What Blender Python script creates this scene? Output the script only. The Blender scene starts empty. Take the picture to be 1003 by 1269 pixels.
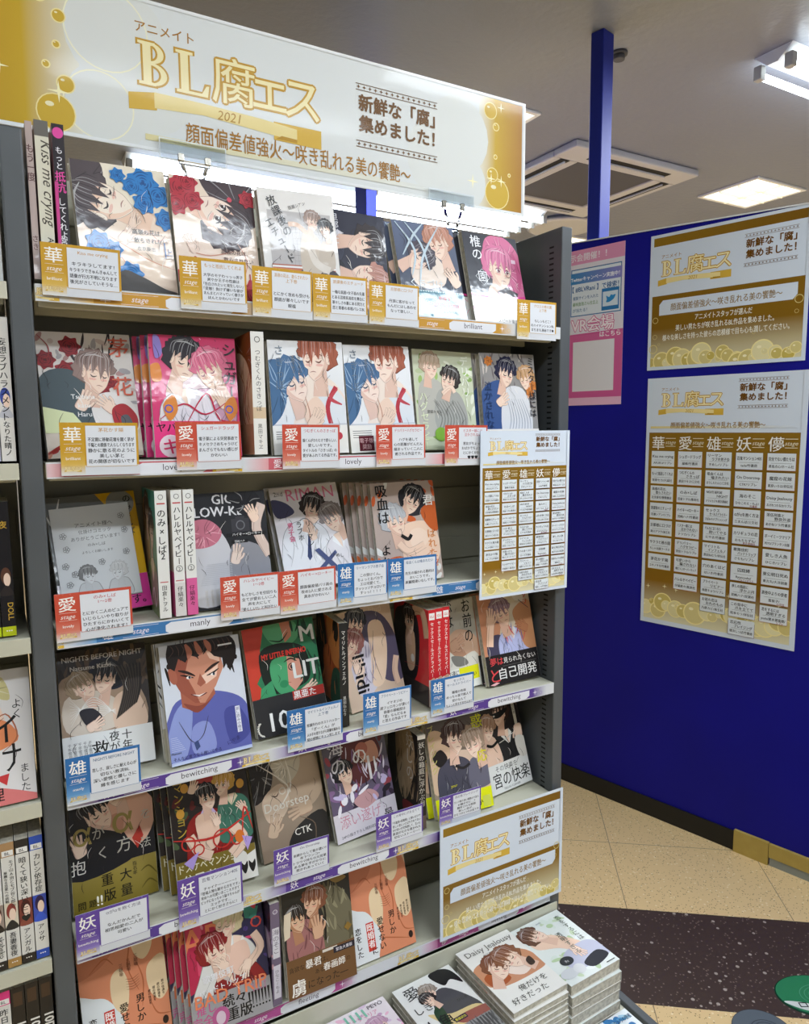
import bpy, bmesh, math, random
from mathutils import Matrix, Vector
from mathutils.geometry import tessellate_polygon

SC = bpy.context.scene
COL = SC.collection
random.seed(7)

# ------------------------------------------------------------------ camera
# metres; x runs along the bookcase front, y goes into it, z up; the floor is at z = -1.3
FLOOR, CEIL = -1.30, 1.41
YAW, PITCH, ROLL = 0.5197, -0.115, -0.0058
CAM = Vector((-0.0634, -1.0792, 0.0647))
fw = Vector((math.sin(YAW)*math.cos(PITCH), math.cos(YAW)*math.cos(PITCH), math.sin(PITCH)))
rt = Vector((math.cos(YAW), -math.sin(YAW), 0))
up = rt.cross(fw)
r2 = rt*math.cos(ROLL) + up*math.sin(ROLL)
u2 = up*math.cos(ROLL) - rt*math.sin(ROLL)
cd = bpy.data.cameras.new('camera')
cd.sensor_fit = 'HORIZONTAL'
cd.sensor_width = 36.0
cd.lens = 894.7/1003*36.0
cd.clip_start = 0.02
cam = bpy.data.objects.new('camera', cd)
COL.objects.link(cam)
m3 = Matrix((r2, u2, -fw)).transposed()
cam.matrix_world = Matrix.Translation(CAM) @ m3.to_4x4()
SC.camera = cam

# ------------------------------------------------------------------ light and exposure
SC.view_settings.view_transform = 'Standard'
SC.view_settings.look = 'None'
SC.view_settings.exposure = 1.12
SC.view_settings.gamma = 1.0
SC.view_settings.use_curve_mapping = False
SC.cycles.use_denoising = True
SC.cycles.max_bounces = 6
w = bpy.data.worlds.new('world'); SC.world = w
w.use_nodes = True
w.node_tree.nodes['Background'].inputs[0].default_value = (0.8, 0.9, 1, 1)
w.node_tree.nodes['Background'].inputs[1].default_value = 0.3
TUBE_GLOW = 6.0          # how bright the fluorescent tubes look
TUBE_WATT = 26.0         # light of one twin-tube fitting
PANEL_GLOW = 1.1
PANEL_WATT = 20.0

# ------------------------------------------------------------------ helpers
def lin(c):
    if not isinstance(c, str): return tuple(c)
    c = c.lstrip('#')
    if len(c) == 3: c = ''.join(k*2 for k in c)
    o = []
    for i in (0, 2, 4):
        v = int(c[i:i+2], 16)/255
        o.append(v/12.92 if v <= .04045 else ((v+.055)/1.055)**2.4)
    return tuple(o)

def mix(a, b, t):
    a, b = lin(a), lin(b)
    return tuple(a[i]*(1-t)+b[i]*t for i in range(3))

def mat(name, col=None, rough=.5, metal=0, coat=0, bump=None, noise=None, emit=None, trans=0, spec=.5):
    m = bpy.data.materials.new(name); m.use_nodes = True
    nt = m.node_tree; b = nt.nodes['Principled BSDF']
    b.inputs['Roughness'].default_value = rough
    b.inputs['Metallic'].default_value = metal
    b.inputs['Coat Weight'].default_value = coat
    b.inputs['Coat Roughness'].default_value = .06
    b.inputs['Specular IOR Level'].default_value = spec
    b.inputs['Transmission Weight'].default_value = trans
    if col is None:
        a = nt.nodes.new('ShaderNodeAttribute'); a.attribute_name = 'Col'
        nt.links.new(a.outputs['Color'], b.inputs['Base Color'])
    else:
        b.inputs['Base Color'].default_value = (*lin(col), 1)
    if noise:                                   # (scale, second colour, contrast low, contrast high)
        n = nt.nodes.new('ShaderNodeTexNoise'); n.inputs['Scale'].default_value = noise[0]
        n.inputs['Detail'].default_value = 4
        tc = nt.nodes.new('ShaderNodeTexCoord'); nt.links.new(tc.outputs['Object'], n.inputs['Vector'])
        r = nt.nodes.new('ShaderNodeValToRGB')
        r.color_ramp.elements[0].position = noise[2]; r.color_ramp.elements[0].color = (*lin(col), 1)
        r.color_ramp.elements[1].position = noise[3]; r.color_ramp.elements[1].color = (*lin(noise[1]), 1)
        nt.links.new(n.outputs['Fac'], r.inputs['Fac']); nt.links.new(r.outputs['Color'], b.inputs['Base Color'])
    if bump:                                    # (scale, strength)
        n = nt.nodes.new('ShaderNodeTexNoise'); n.inputs['Scale'].default_value = bump[0]
        tc = nt.nodes.new('ShaderNodeTexCoord'); nt.links.new(tc.outputs['Object'], n.inputs['Vector'])
        bp = nt.nodes.new('ShaderNodeBump'); bp.inputs['Strength'].default_value = bump[1]
        bp.inputs['Distance'].default_value = .004
        nt.links.new(n.outputs['Fac'], bp.inputs['Height'])
        for k in ('Normal', 'Coat Normal'): nt.links.new(bp.outputs['Normal'], b.inputs[k])
    if emit:
        b.inputs['Emission Color'].default_value = (*lin(emit[0]), 1)
        b.inputs['Emission Strength'].default_value = emit[1]
    return m

M = {}
M['cover'] = mat('wrapped_cover', None, .4, coat=.38, bump=(30, .13), spec=.2)
M['matte'] = mat('printed_paper', None, .5)
M['lamin'] = mat('laminated_print', None, .45, coat=.10, bump=(14, .05), spec=.25)
M['pages'] = mat('page_edges', 'a8a294', .8, noise=(160, 'c9c3b2', .35, .65))
M['shelf'] = mat('cream_shelf_metal', 'c9c7b4', .35, noise=(6, 'c1bfab', .3, .7))
M['panel'] = mat('back_panel_metal', 'a3a08e', .45)
M['post'] = mat('dark_grey_metal', '55595c', .42, noise=(9, '4c5053', .3, .7))
M['slot'] = mat('slot_black', '050505', .8)
M['black'] = mat('black_vinyl', '0c0c0c', .5)
M['white'] = mat('white_enamel', 'dfe3e4', .35)
M['socket'] = mat('lamp_socket', 'a9aba8', .5)
M['tube'] = mat('lit_tube', 'ffffff', .3, emit=('e6f4ff', TUBE_GLOW))
M['lit'] = mat('lit_panel', 'ffffff', .3, emit=('fff6dc', PANEL_GLOW))
M['louver'] = mat('louver_white', 'f4f0dd', .4)
M['acgrey'] = mat('grille_grey', '44454d', .7)
M['acwhite'] = mat('ac_plastic', 'b0b2b6', .45)
M['clear'] = mat('clear_acrylic', 'f4faff', .04, trans=1)
M['clear'].node_tree.nodes['Principled BSDF'].inputs['IOR'].default_value = 1.2
M['steel'] = mat('steel_clamp', '9a958a', .25, metal=.9)
M['ceil'] = mat('ceiling_plaster', '7d828e', .36, bump=(38, .4), noise=(1.2, '757a86', .3, .7))
M['blue'] = mat('blue_partition', '131390', .55, noise=(3, '111182', .3, .7), spec=.2)
M['pillar'] = mat('blue_pillar_lit', '202c8c', .6, spec=.2)  # partition blue made lighter: the stronger light on the pillar is in its colour
M['room'] = mat('room_wall', 'b9b7b2', .7)
M['gold'] = mat('gold_kick', 'b9a052', .4, noise=(30, 'b0974a', .3, .7))
M['silver'] = mat('grey_kick', '8d938d', .4)

def tagit(o, label=None, cat=None, group=None, kind=None):
    if label: o['label'] = label
    if cat: o['category'] = cat
    if group: o['group'] = group
    if kind: o['kind'] = kind
    return o

def empty(name, mw=None, parent=None):
    o = bpy.data.objects.new(name, None); COL.objects.link(o)
    o.empty_display_size = .02
    if mw is not None: o.matrix_world = mw if isinstance(mw, Matrix) else Matrix.Translation(mw)
    if parent: o.parent = parent
    return o

_tc = {}
def glyphs(s, bold=0.0, shear=0.0):
    """outline triangles of a line of writing, one unit per em, centred on x"""
    bold = 0.0
    k = (s, bold, shear)
    if k in _tc: return _tc[k]
    c = bpy.data.curves.new('t', 'FONT'); c.body = s; c.size = 1; c.resolution_u = 2
    c.shear = shear; c.fill_mode = 'FRONT'; c.dimensions = '2D'
    o = bpy.data.objects.new('t', c); COL.objects.link(o)
    dg = bpy.context.evaluated_depsgraph_get()
    me = bpy.data.meshes.new_from_object(o.evaluated_get(dg))
    me.calc_loop_triangles()
    vs = [(v.co.x, v.co.y) for v in me.vertices]
    tr = [tuple(vs[i] for i in t.vertices) for t in me.loop_triangles]
    xs = [p[0] for p in vs] or [0]
    w0 = (min(xs), max(xs))
    COL.objects.unlink(o); bpy.data.objects.remove(o); bpy.data.curves.remove(c); bpy.data.meshes.remove(me)
    _tc[k] = (tr, w0)
    return _tc[k]

def smooth(pts, n=5, closed=True):
    out = []; N = len(pts)
    rng = range(N) if closed else range(N-1)
    g = (lambda i: pts[i % N]) if closed else (lambda i: pts[min(max(i, 0), N-1)])
    for i in rng:
        a, b, c, d = g(i-1), g(i), g(i+1), g(i+2)
        for j in range(n):
            t = j/n
            out.append(tuple(.5*((2*b[k])+(-a[k]+c[k])*t+(2*a[k]-5*b[k]+4*c[k]-d[k])*t*t+(-a[k]+3*b[k]-3*c[k]+d[k])*t**3) for k in (0, 1)))
    if not closed: out.append(tuple(pts[-1]))
    return out

class Art:
    """flat print made of layered coloured shapes, x to the right, y up, clipped to w by h"""
    def __init__(s, w=1.0, h=1.42, bg='fff'):
        s.w, s.h, s.L = w, h, 0
        s.tris = []; s.st = [Matrix.Identity(3)]
        if bg: s.R(0, 0, w, h, bg)
    def push(s, x, y, k=1, rot=0, flip=False, ky=None):
        a = math.radians(rot); f = -1 if flip else 1; ky = ky or k
        m = Matrix(((math.cos(a)*k*f, -math.sin(a)*ky, x), (math.sin(a)*k*f, math.cos(a)*ky, y), (0, 0, 1)))
        s.st.append(s.st[-1] @ m)
    def pop(s): s.st.pop()
    def add(s, tris, col):
        m = s.st[-1]; fn = col if callable(col) else None
        c0 = None if fn else lin(col)
        s.L += 1
        for t in tris:
            p = [(m[0][0]*x+m[0][1]*y+m[0][2], m[1][0]*x+m[1][1]*y+m[1][2]) for x, y in t]
            for ax, lim, sg in ((0, 0, 1), (0, s.w, -1), (1, 0, 1), (1, s.h, -1)):
                if not p: break
                if all((q[ax]-lim)*sg >= 0 for q in p): continue
                o = []
                for i in range(len(p)):
                    a, b = p[i-1], p[i]
                    da, db = (a[ax]-lim)*sg, (b[ax]-lim)*sg
                    if (da >= 0) != (db >= 0):
                        u = da/(da-db); o.append((a[0]+(b[0]-a[0])*u, a[1]+(b[1]-a[1])*u))
                    if db >= 0: o.append(b)
                p = o
            if len(p) < 3: continue
            ar = sum(p[i-1][0]*p[i][1]-p[i][0]*p[i-1][1] for i in range(len(p)))
            if abs(ar) < 1e-9: continue
            if ar < 0: p.reverse()
            s.tris.append((p, s.L, [fn(*q) for q in p] if fn else [c0]*len(p)))
    def P(s, pts, col):
        if len(pts) < 3: return
        t = tessellate_polygon([[Vector((x, y, 0)) for x, y in pts]])
        s.add([tuple(pts[i] for i in k) for k in t], col)
    def B(s, pts, col, n=5): s.P(smooth(pts, n), col)
    def R(s, x0, y0, x1, y1, col): s.add([((x0, y0), (x1, y0), (x1, y1)), ((x0, y0), (x1, y1), (x0, y1))], col)
    def G(s, x0, y0, x1, y1, ca, cb, horiz=False):
        a, b = lin(ca), lin(cb); o = s.st[-1]
        q = [(x0, y0), (x1, y0), (x1, y1), (x0, y1)]
        p0 = Vector((o[0][0]*x0+o[0][1]*y0+o[0][2], o[1][0]*x0+o[1][1]*y0+o[1][2]))
        e = (x1, y0) if horiz else (x0, y1)
        p1 = Vector((o[0][0]*e[0]+o[0][1]*e[1]+o[0][2], o[1][0]*e[0]+o[1][1]*e[1]+o[1][2]))
        d = p1-p0; dd = d.dot(d) or 1
        def f(x, y):
            t = min(1, max(0, (Vector((x, y))-p0).dot(d)/dd)); return tuple(a[i]*(1-t)+b[i]*t for i in range(3))
        s.add([(q[0], q[1], q[2]), (q[0], q[2], q[3])], f)
    def E(s, x, y, rx, ry, col, rot=0, n=20):
        a = math.radians(rot); ca, sa = math.cos(a), math.sin(a)
        s.P([(x+rx*math.cos(t)*ca-ry*math.sin(t)*sa, y+rx*math.cos(t)*sa+ry*math.sin(t)*ca) for t in [2*math.pi*i/n for i in range(n)]], col)
    def O(s, x, y, r, wd, col, n=22):
        t = []
        for i in range(n):
            a, b = 2*math.pi*i/n, 2*math.pi*(i+1)/n
            p = [(x+q*math.cos(c), y+q*math.sin(c)) for q, c in ((r, a), (r, b), (r-wd, b), (r-wd, a))]
            t += [(p[0], p[1], p[2]), (p[0], p[2], p[3])]
        s.add(t, col)
    def S(s, pts, wd, col, taper=True, sm=True):
        if sm and len(pts) > 2: pts = smooth(pts, 5, False)
        N = len(pts); t = []; L = []
        for i in range(N):
            a = pts[max(i-1, 0)]; b = pts[min(i+1, N-1)]
            dx, dy = b[0]-a[0], b[1]-a[1]; l = math.hypot(dx, dy) or 1
            k = wd/2*((.25+.75*math.sin(math.pi*min(.98, max(.04, i/(N-1))))) if taper else 1)
            L.append(((pts[i][0]-dy/l*k, pts[i][1]+dx/l*k), (pts[i][0]+dy/l*k, pts[i][1]-dx/l*k)))
        for a, b in zip(L, L[1:]): t += [(a[0], a[1], b[1]), (a[0], b[1], b[0])]
        s.add(t, col)
    def T(s, txt, x, y, size, col, al='c', bold=0, shear=0, rot=0, sx=1, fit=None):
        """writing with its baseline at y; fit squeezes it into a width"""
        tr, (a, b) = glyphs(txt, bold, shear)
        if fit and (b-a)*size*sx > fit: sx = fit/((b-a)*size)
        dx = {'c': -(a+b)/2, 'l': -a, 'r': -b}[al]
        s.push(x, y, size, rot)
        for ox, oy in s.fat(bold):
            s.add([tuple(((p[0]+dx)*sx+ox, p[1]+oy) for p in t) for t in tr], col)
        s.pop()
    @staticmethod
    def fat(b):
        if b <= 0: return [(0, 0)]
        if b < .03: return [(-b, b*.5), (b, -b*.5)]
        return [(b*math.cos(i*math.pi/4), b*math.sin(i*math.pi/4)) for i in range(8)]
    def V(s, txt, x, y, size, col, bold=0, gap=1.0, rot=0):
        """vertical writing: x is the middle of the column, y its top"""
        a = math.radians(rot)
        for i, ch in enumerate(txt):
            if ch == ' ': continue
            tr, (l, r) = glyphs(ch, bold, 0)
            cx, cy = x+math.sin(a)*size*gap*i, y-math.cos(a)*size*(gap*i+.5)
            turn = ch in 'ー〜～（）「」…―'
            s.push(cx, cy, size, (-90 if turn else 0)+rot)
            for ox, oy in s.fat(bold):
                s.add([tuple((p[0]-(l+r)/2+ox, p[1]-.37+oy) for p in t) for t in tr], col)
            s.pop()

class MB:
    """collects coloured faces and builds ONE mesh object"""
    def __init__(s): s.v = []; s.f = []; s.c = []; s.m = []
    def face(s, pts, col, mi=0):
        k = len(s.v); s.v += [tuple(p) for p in pts]; s.f.append(tuple(range(k, k+len(pts))))
        s.c.append(col if isinstance(col, list) else [lin(col)]*len(pts)); s.m.append(mi)
    def box(s, x0, x1, y0, y1, z0, z1, col='fff', mi=0):
        p = [(x, y, z) for z in (z0, z1) for y in (y0, y1) for x in (x0, x1)]
        for f in ((0, 2, 3, 1), (4, 5, 7, 6), (0, 1, 5, 4), (2, 6, 7, 3), (0, 4, 6, 2), (1, 3, 7, 5)):
            s.face([p[i] for i in f], col, mi)
    def art(s, A, o, ex, ey, k=1.0, mi=0):
        """lay a print onto the plane o + ex*x + ey*y, layers standing off along ex x ey"""
        o, ex, ey = Vector(o), Vector(ex), Vector(ey); n = ex.cross(ey).normalized()
        for p, L, c in A.tris:
            d = n*(2e-5+L*6e-6)
            s.face([o+ex*(x*k)+ey*(y*k)+d for x, y in p], c, mi)
    def build(s, name, mats, parent=None, me=None):
        me = bpy.data.meshes.new(name); me.from_pydata(s.v, [], s.f)
        for m in (mats if isinstance(mats, (list, tuple)) else [mats]): me.materials.append(m)
        me.polygons.foreach_set('material_index', s.m)
        at = me.color_attributes.new('Col', 'FLOAT_COLOR', 'CORNER')
        buf = []
        for c in s.c:
            for q in c: buf += [q[0], q[1], q[2], 1.0]
        at.data.foreach_set('color', buf)
        me.update()
        o = bpy.data.objects.new(name, me); COL.objects.link(o)
        if parent: o.parent = parent
        return o

def bevelled(name, boxes, m, parent=None, bev=.002, cyl=()):
    """solid made of boxes (x0,x1,y0,y1,z0,z1) and cylinders (p, q, r), edges rounded"""
    bm = bmesh.new()
    for b in boxes:
        r = bmesh.ops.create_cube(bm, size=1)
        bmesh.ops.scale(bm, vec=(b[1]-b[0], b[3]-b[2], b[5]-b[4]), verts=r['verts'])
        bmesh.ops.translate(bm, vec=((b[0]+b[1])/2, (b[2]+b[3])/2, (b[4]+b[5])/2), verts=r['verts'])
    if bev: bmesh.ops.bevel(bm, geom=bm.edges[:], offset=bev, segments=2, affect='EDGES', profile=.5)
    for p, q, rad in cyl:
        p, q = Vector(p), Vector(q); d = q-p
        r = bmesh.ops.create_cone(bm, cap_ends=True, segments=16, radius1=rad, radius2=rad, depth=d.length)
        mm = Matrix.Translation((p+q)/2) @ d.to_track_quat('Z', 'Y').to_matrix().to_4x4()
        bmesh.ops.transform(bm, matrix=mm, verts=r['verts'])
        for f in {f for v in r['verts'] for f in v.link_faces}:
            if len(f.verts) == 4: f.smooth = True
    me = bpy.data.meshes.new(name); bm.to_mesh(me); bm.free(); me.materials.append(m)
    o = bpy.data.objects.new(name, me); COL.objects.link(o)
    if parent: o.parent = parent
    return o

# ------------------------------------------------------------------ the room
def plain(name, x0, x1, y0, y1, z0, z1, m, bev=0):
    o = bevelled(name, [(x0, x1, y0, y1, z0, z1)], m, bev=bev); o['kind'] = 'structure'; return o

# floor tiles: beige vinyl with flecks, a dark brown strip and tile joints
A_ANG = math.atan2(-0.4039, 0.5355)         # direction of the brown strip
fm = bpy.data.materials.new('vinyl_floor'); fm.use_nodes = True
nt = fm.node_tree; b = nt.nodes['Principled BSDF']; b.inputs['Roughness'].default_value = .38
def nd(t, **k):
    n = nt.nodes.new(t)
    for a, v in k.items(): setattr(n, a, v)
    return n
def mth(op, a, bb=None):
    n = nd('ShaderNodeMath', operation=op)
    for i, q in enumerate((a, bb)):
        if q is None: continue
        if isinstance(q, (int, float)): n.inputs[i].default_value = q
        else: nt.links.new(q, n.inputs[i])
    return n.outputs[0]
def mixc(f, a, c):
    n = nd('ShaderNodeMix', data_type='RGBA')
    nt.links.new(f, n.inputs[0])
    for i, q in ((6, a), (7, c)):
        if isinstance(q, str): n.inputs[i].default_value = (*lin(q), 1)
        else: nt.links.new(q, n.inputs[i])
    return n.outputs[2]
tc = nd('ShaderNodeTexCoord'); sp = nd('ShaderNodeSeparateXYZ'); nt.links.new(tc.outputs['Object'], sp.inputs[0])
X, Y = sp.outputs[0], sp.outputs[1]
ca, sa = math.cos(A_ANG), math.sin(A_ANG)
u = mth('ADD', mth('MULTIPLY', X, ca), mth('MULTIPLY', Y, sa))         # along the strip
v = mth('ADD', mth('MULTIPLY', X, -sa), mth('MULTIPLY', Y, ca))        # across it
def flecks(scale, thr):
    vo = nd('ShaderNodeTexVoronoi'); vo.inputs['Scale'].default_value = scale
    nt.links.new(tc.outputs['Object'], vo.inputs['Vector'])
    sc = nd('ShaderNodeSeparateColor'); nt.links.new(vo.outputs['Color'], sc.inputs[0])
    return mth('MULTIPLY', mth('LESS_THAN', vo.outputs['Distance'], .34), mth('GREATER_THAN', sc.outputs[0], thr))
beige = mixc(flecks(190, .72), 'dfc08c', '9c8058')
beige = mixc(flecks(120, .86), beige, 'ecd6ac')
brown = mixc(flecks(150, .78), '43342d', '75645a')
brown = mixc(flecks(75, .93), brown, 'a3968c')
V0 = -sa*1.2893 + ca*.3815
V1 = -sa*1.1841 + ca*.0234
inb = mth('MULTIPLY', mth('LESS_THAN', v, V0), mth('GREATER_THAN', v, V1))
def line(q, off, per, wd=.0022):
    r = mth('ABSOLUTE', mth('SUBTRACT', mth('PINGPONG', mth('SUBTRACT', q, off), per/2), 0))
    return mth('LESS_THAN', r, wd/2)
joint = mth('MAXIMUM', line(u, ca*1.8508+sa*.775-.03, .45), line(v, -sa*1.6353+ca*.539, .45))
colr = mixc(inb, beige, brown)
colr = mixc(mth('MULTIPLY', joint, mth('SUBTRACT', 1, inb)), colr, '86735a')
nt.links.new(colr, b.inputs['Base Color'])

plain('floor', -4, 7, -5, 7, FLOOR-.1, FLOOR, fm)
plain('ceiling', -4, 7, -5, 7, CEIL, CEIL+.1, M['ceil'])
plain('wall_back', -4, 7, 7, 7.1, FLOOR, CEIL, M['room'])
plain('wall_front', -4, 7, -5.1, -5, FLOOR, CEIL, M['room'])
plain('wall_left', -4.1, -4, -5, 7, FLOOR, CEIL, M['room'])
plain('wall_far', 7, 7.1, -5, 7, FLOOR, CEIL, M['room'])

# blue partition: its own axes, s runs towards the viewer's right along the wall face
TH = math.radians(-76.49)
WM = Matrix.Translation((1.788, 1, 0)) @ Matrix.Rotation(TH, 4, 'Z')      # local x = s, face at local y = 0, viewer at -y
def on_wall(o): o.matrix_world = WM; return o
def top_z(s): return .7225-.043*s
mb = MB()
S0, S1, TK = -1.35, 2.2, .05
pts = [(S0, 0, FLOOR), (S1, 0, FLOOR), (S1, 0, top_z(S1)), (S0, 0, top_z(S0))]
bk = [(x, TK, z) for x, y, z in pts]
mb.face(pts, '1a1a86'); mb.face(bk[::-1], '1a1a86')
for i in range(4):
    j = (i+1) % 4; mb.face([pts[j], pts[i], bk[i], bk[j]], '1a1a86')
o = on_wall(mb.build('wall_right', M['blue'])); o['kind'] = 'structure'
o = on_wall(bevelled('trim_1', [(S0, S1, -.003, TK+.003, 0, .004)], M['white'], bev=0)); o['kind'] = 'structure'
for q in o.data.vertices: q.co.z += top_z(q.co.x)
o = on_wall(bevelled('baseboard_right', [(S0, .714, -.006, -.0005, FLOOR, FLOOR+.066)], M['black'], bev=.001)); o['kind'] = 'structure'
mb = MB()
mb.box(.716, .822, -.012, -.0005, FLOOR, FLOOR+.073, mi=0)
o = on_wall(mb.build('trim_2', M['gold'])); o['kind'] = 'structure'
mb = MB()
mb.box(.824, 1.6, -.012, -.0005, FLOOR+.028, FLOOR+.071, mi=0)
mb.box(.826, 1.6, -.008, -.0005, FLOOR, FLOOR+.028, mi=1)
o = on_wall(mb.build('trim_3', [M['gold'], M['silver']])); o['kind'] = 'structure'

def pillar(s0, s1, z0, label):
    o = bevelled('pillar', [(s0, s1, .006, .072, z0, CEIL)], M['pillar'], bev=.003)
    on_wall(o); return tagit(o, label, 'pillar')
pillar(.105, .155, FLOOR, 'narrow blue square pillar rising from the blue partition to the ceiling')
p = pillar(-1.235, -1.15, FLOOR, 'blue pillar seen in the gap below the long banner, behind the top row of comics')
for q in p.data.vertices: q.co.y += TK

# ------------------------------------------------------------------ ceiling fittings
def twin_tube(x, y, n, label, power=TUBE_WATT):
    """twin-tube batten, n metres long, running along x"""
    t = empty('fluorescent_light', Vector((x+n/2, y, CEIL)))
    t['label'] = label; t['category'] = 'ceiling light'; t['group'] = 'twin tube ceiling lights'
    bm = MB()
    h = n/2
    prof = [(-.075, 0), (-.02, -.045), (.02, -.045), (.075, 0)]
    for i in range(4):
        a, c = prof[i], prof[(i+1) % 4]
        bm.face([(-h, a[0], a[1]-.0005), (-h, c[0], c[1]-.0005), (h, c[0], c[1]-.0005), (h, a[0], a[1]-.0005)], 'fff')
    for e in (-h, h): bm.face([(e, q[0], q[1]-.0005) for q in (prof if e > 0 else prof[::-1])], 'fff')
    bm.build('housing', M['white'], t)
    for s in (-1, 1):
        bevelled('tube', [], M['tube'], t, 0, [((-h+.03, s*.06, -.062), (h-.03, s*.06, -.062), .0128)])
        for e in (-1, 1):
            bevelled('socket', [(min(e*(h-.03), e*h), max(e*(h-.03), e*h), s*.06-.016, s*.06+.016, -.08, -.03)], M['socket'], t, .004)
    ld = bpy.data.lights.new('tube_light', 'AREA'); ld.shape = 'RECTANGLE'; ld.size = n; ld.size_y = .16
    ld.energy = power; ld.color = (.86, .93, 1.0)
    lo = bpy.data.objects.new('tube_light', ld); COL.objects.link(lo); lo.parent = t; lo.location = (0, 0, -.085)
    return t
twin_tube(.60, 2.86, 2.44, 'long twin-tube light behind the top shelf, seen between banner and comics', 7)
twin_tube(1.83, 2.62, 1.22, 'twin-tube light ending just left of the blue pillar')
twin_tube(2.47, .66, 1.22, 'twin-tube light at the top right corner above the blue partition', 36)
twin_tube(.2, -1.55, 1.22, 'twin-tube light in the aisle before the bookcase', 8)
twin_tube(-1.5, -1.55, 1.22, 'twin-tube light in the aisle before the neighbouring bookcase', 10)
twin_tube(1.25, -1.0, 1.22, 'twin-tube light in the aisle to the right of the bookcase', 16)
twin_tube(.2, -3.3, 1.22, 'twin-tube light at the far side of the aisle', 10)
twin_tube(3.6, -2.4, 1.22, 'twin-tube light beyond the blue partition', 10)

def louver_light(cx, cy, sx, sy, rot, label, power=PANEL_WATT):
    t = empty('recessed_light', Matrix.Translation((cx, cy, CEIL)) @ Matrix.Rotation(rot, 4, 'Z'))
    t['label'] = label; t['category'] = 'ceiling light'; t['group'] = 'square recessed ceiling lights'
    a, c = sx/2, sy/2
    bevelled('frame', [(-a-.02, a+.02, -c-.02, -c, -.012, -.0005), (-a-.02, a+.02, c, c+.02, -.012, -.0005),
                       (-a-.02, -a, -c, c, -.012, -.0005), (a, a+.02, -c, c, -.012, -.0005)], M['white'], t, .002)
    bevelled('diffuser', [(-a, a, -c, c, -.004, -.001)], M['lit'], t, 0)
    g = [(-a, a, c*(i*2/3-1)-.002, c*(i*2/3-1)+.002, -.02, -.0045) for i in (1, 2)]
    g += [(-.002, .002, -c, c, -.02, -.0045)]
    bevelled('louver', g, M['louver'], t, 0)
    ld = bpy.data.lights.new('panel_light', 'AREA'); ld.shape = 'RECTANGLE'; ld.size = sx; ld.size_y = sy
    ld.energy = power; ld.color = (.95, .97, 1)
    lo = bpy.data.objects.new('panel_light', ld); COL.objects.link(lo); lo.parent = t; lo.location = (0, 0, -.03)
louver_light(3.85, 1.70, .40, .35, 0, 'recessed lattice light panel above the blue partition, right of the air conditioner')
louver_light(1.86, 1.66, .40, .35, 0, 'recessed light panel just showing past the upper right corner of the banner')
louver_light(3.60, 3.10, .40, .35, 0, 'distant recessed light panel showing between bookcase post and blue pillar')
louver_light(1.75, 3.55, .40, .35, 0, 'recessed light panel glimpsed under the banner beside the far blue pillar')

ac = empty('air_conditioner', Vector((2.84, 2.03, CEIL)))
ac['label'] = 'square ceiling cassette air conditioner with grey grille behind the blue pillar'; ac['category'] = 'air conditioner'
H = .43
bevelled('panel', [(-H, H, -H, -.27, -.035, -.0005), (-H, H, .27, H, -.035, -.0005), (-H, -.27, -.27, .27, -.035, -.0005), (.27, H, -.27, .27, -.035, -.0005)], M['acwhite'], ac, .008)
bevelled('intake_grille', [(-.265, .265, -.265, .265, -.03, -.004)]+[], M['acgrey'], ac, .004)
for i in range(4):
    s = bevelled('air_slot', [(-.27, .27, -.385, -.325, -.0365, -.0345)], M['slot'], ac, 0)
    s.rotation_euler = (0, 0, i*math.pi/2)
    v = bevelled('vane', [(-.26, .26, -.352, -.344, -.046, -.0366)], M['acwhite'], ac, .002)
    v.rotation_euler = (0, 0, i*math.pi/2)
bm = bmesh.new()
prof = [(.20, 0), (.235, -.022), (.20, -.034), (.16, -.022), (.12, -.03), (.06, -.022), (0, -.022)]
for i in range(40):
    a0, a1 = 2*math.pi*i/40, 2*math.pi*(i+1)/40
    for p, q in zip(prof, prof[1:]):
        vs = [bm.verts.new((r*math.cos(a), r*math.sin(a), z-.0005)) for (r, z), a in ((p, a0), (p, a1), (q, a1), (q, a0))]
        bm.faces.new(vs)
bmesh.ops.remove_doubles(bm, verts=bm.verts, dist=1e-5)
for f in bm.faces: f.smooth = True
me = bpy.data.meshes.new('ceiling_vent'); bm.to_mesh(me); bm.free(); me.materials.append(M['acwhite'])
vent = bpy.data.objects.new('ceiling_vent', me); COL.objects.link(vent); vent.location = (3.33, 2.72, CEIL)
tagit(vent, 'round ceiling air vent left of the blue pillar', 'vent')
o = bevelled('smoke_detector', [], M['acgrey'], None, 0, [((0, 0, 0), (0, 0, -.008), .03), ((0, 0, -.008), (0, 0, -.025), .02)])
o.location = (2.0, .945, CEIL-.0005); tagit(o, 'small round detector on the ceiling beside the top of the blue pillar', 'smoke detector')

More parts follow.
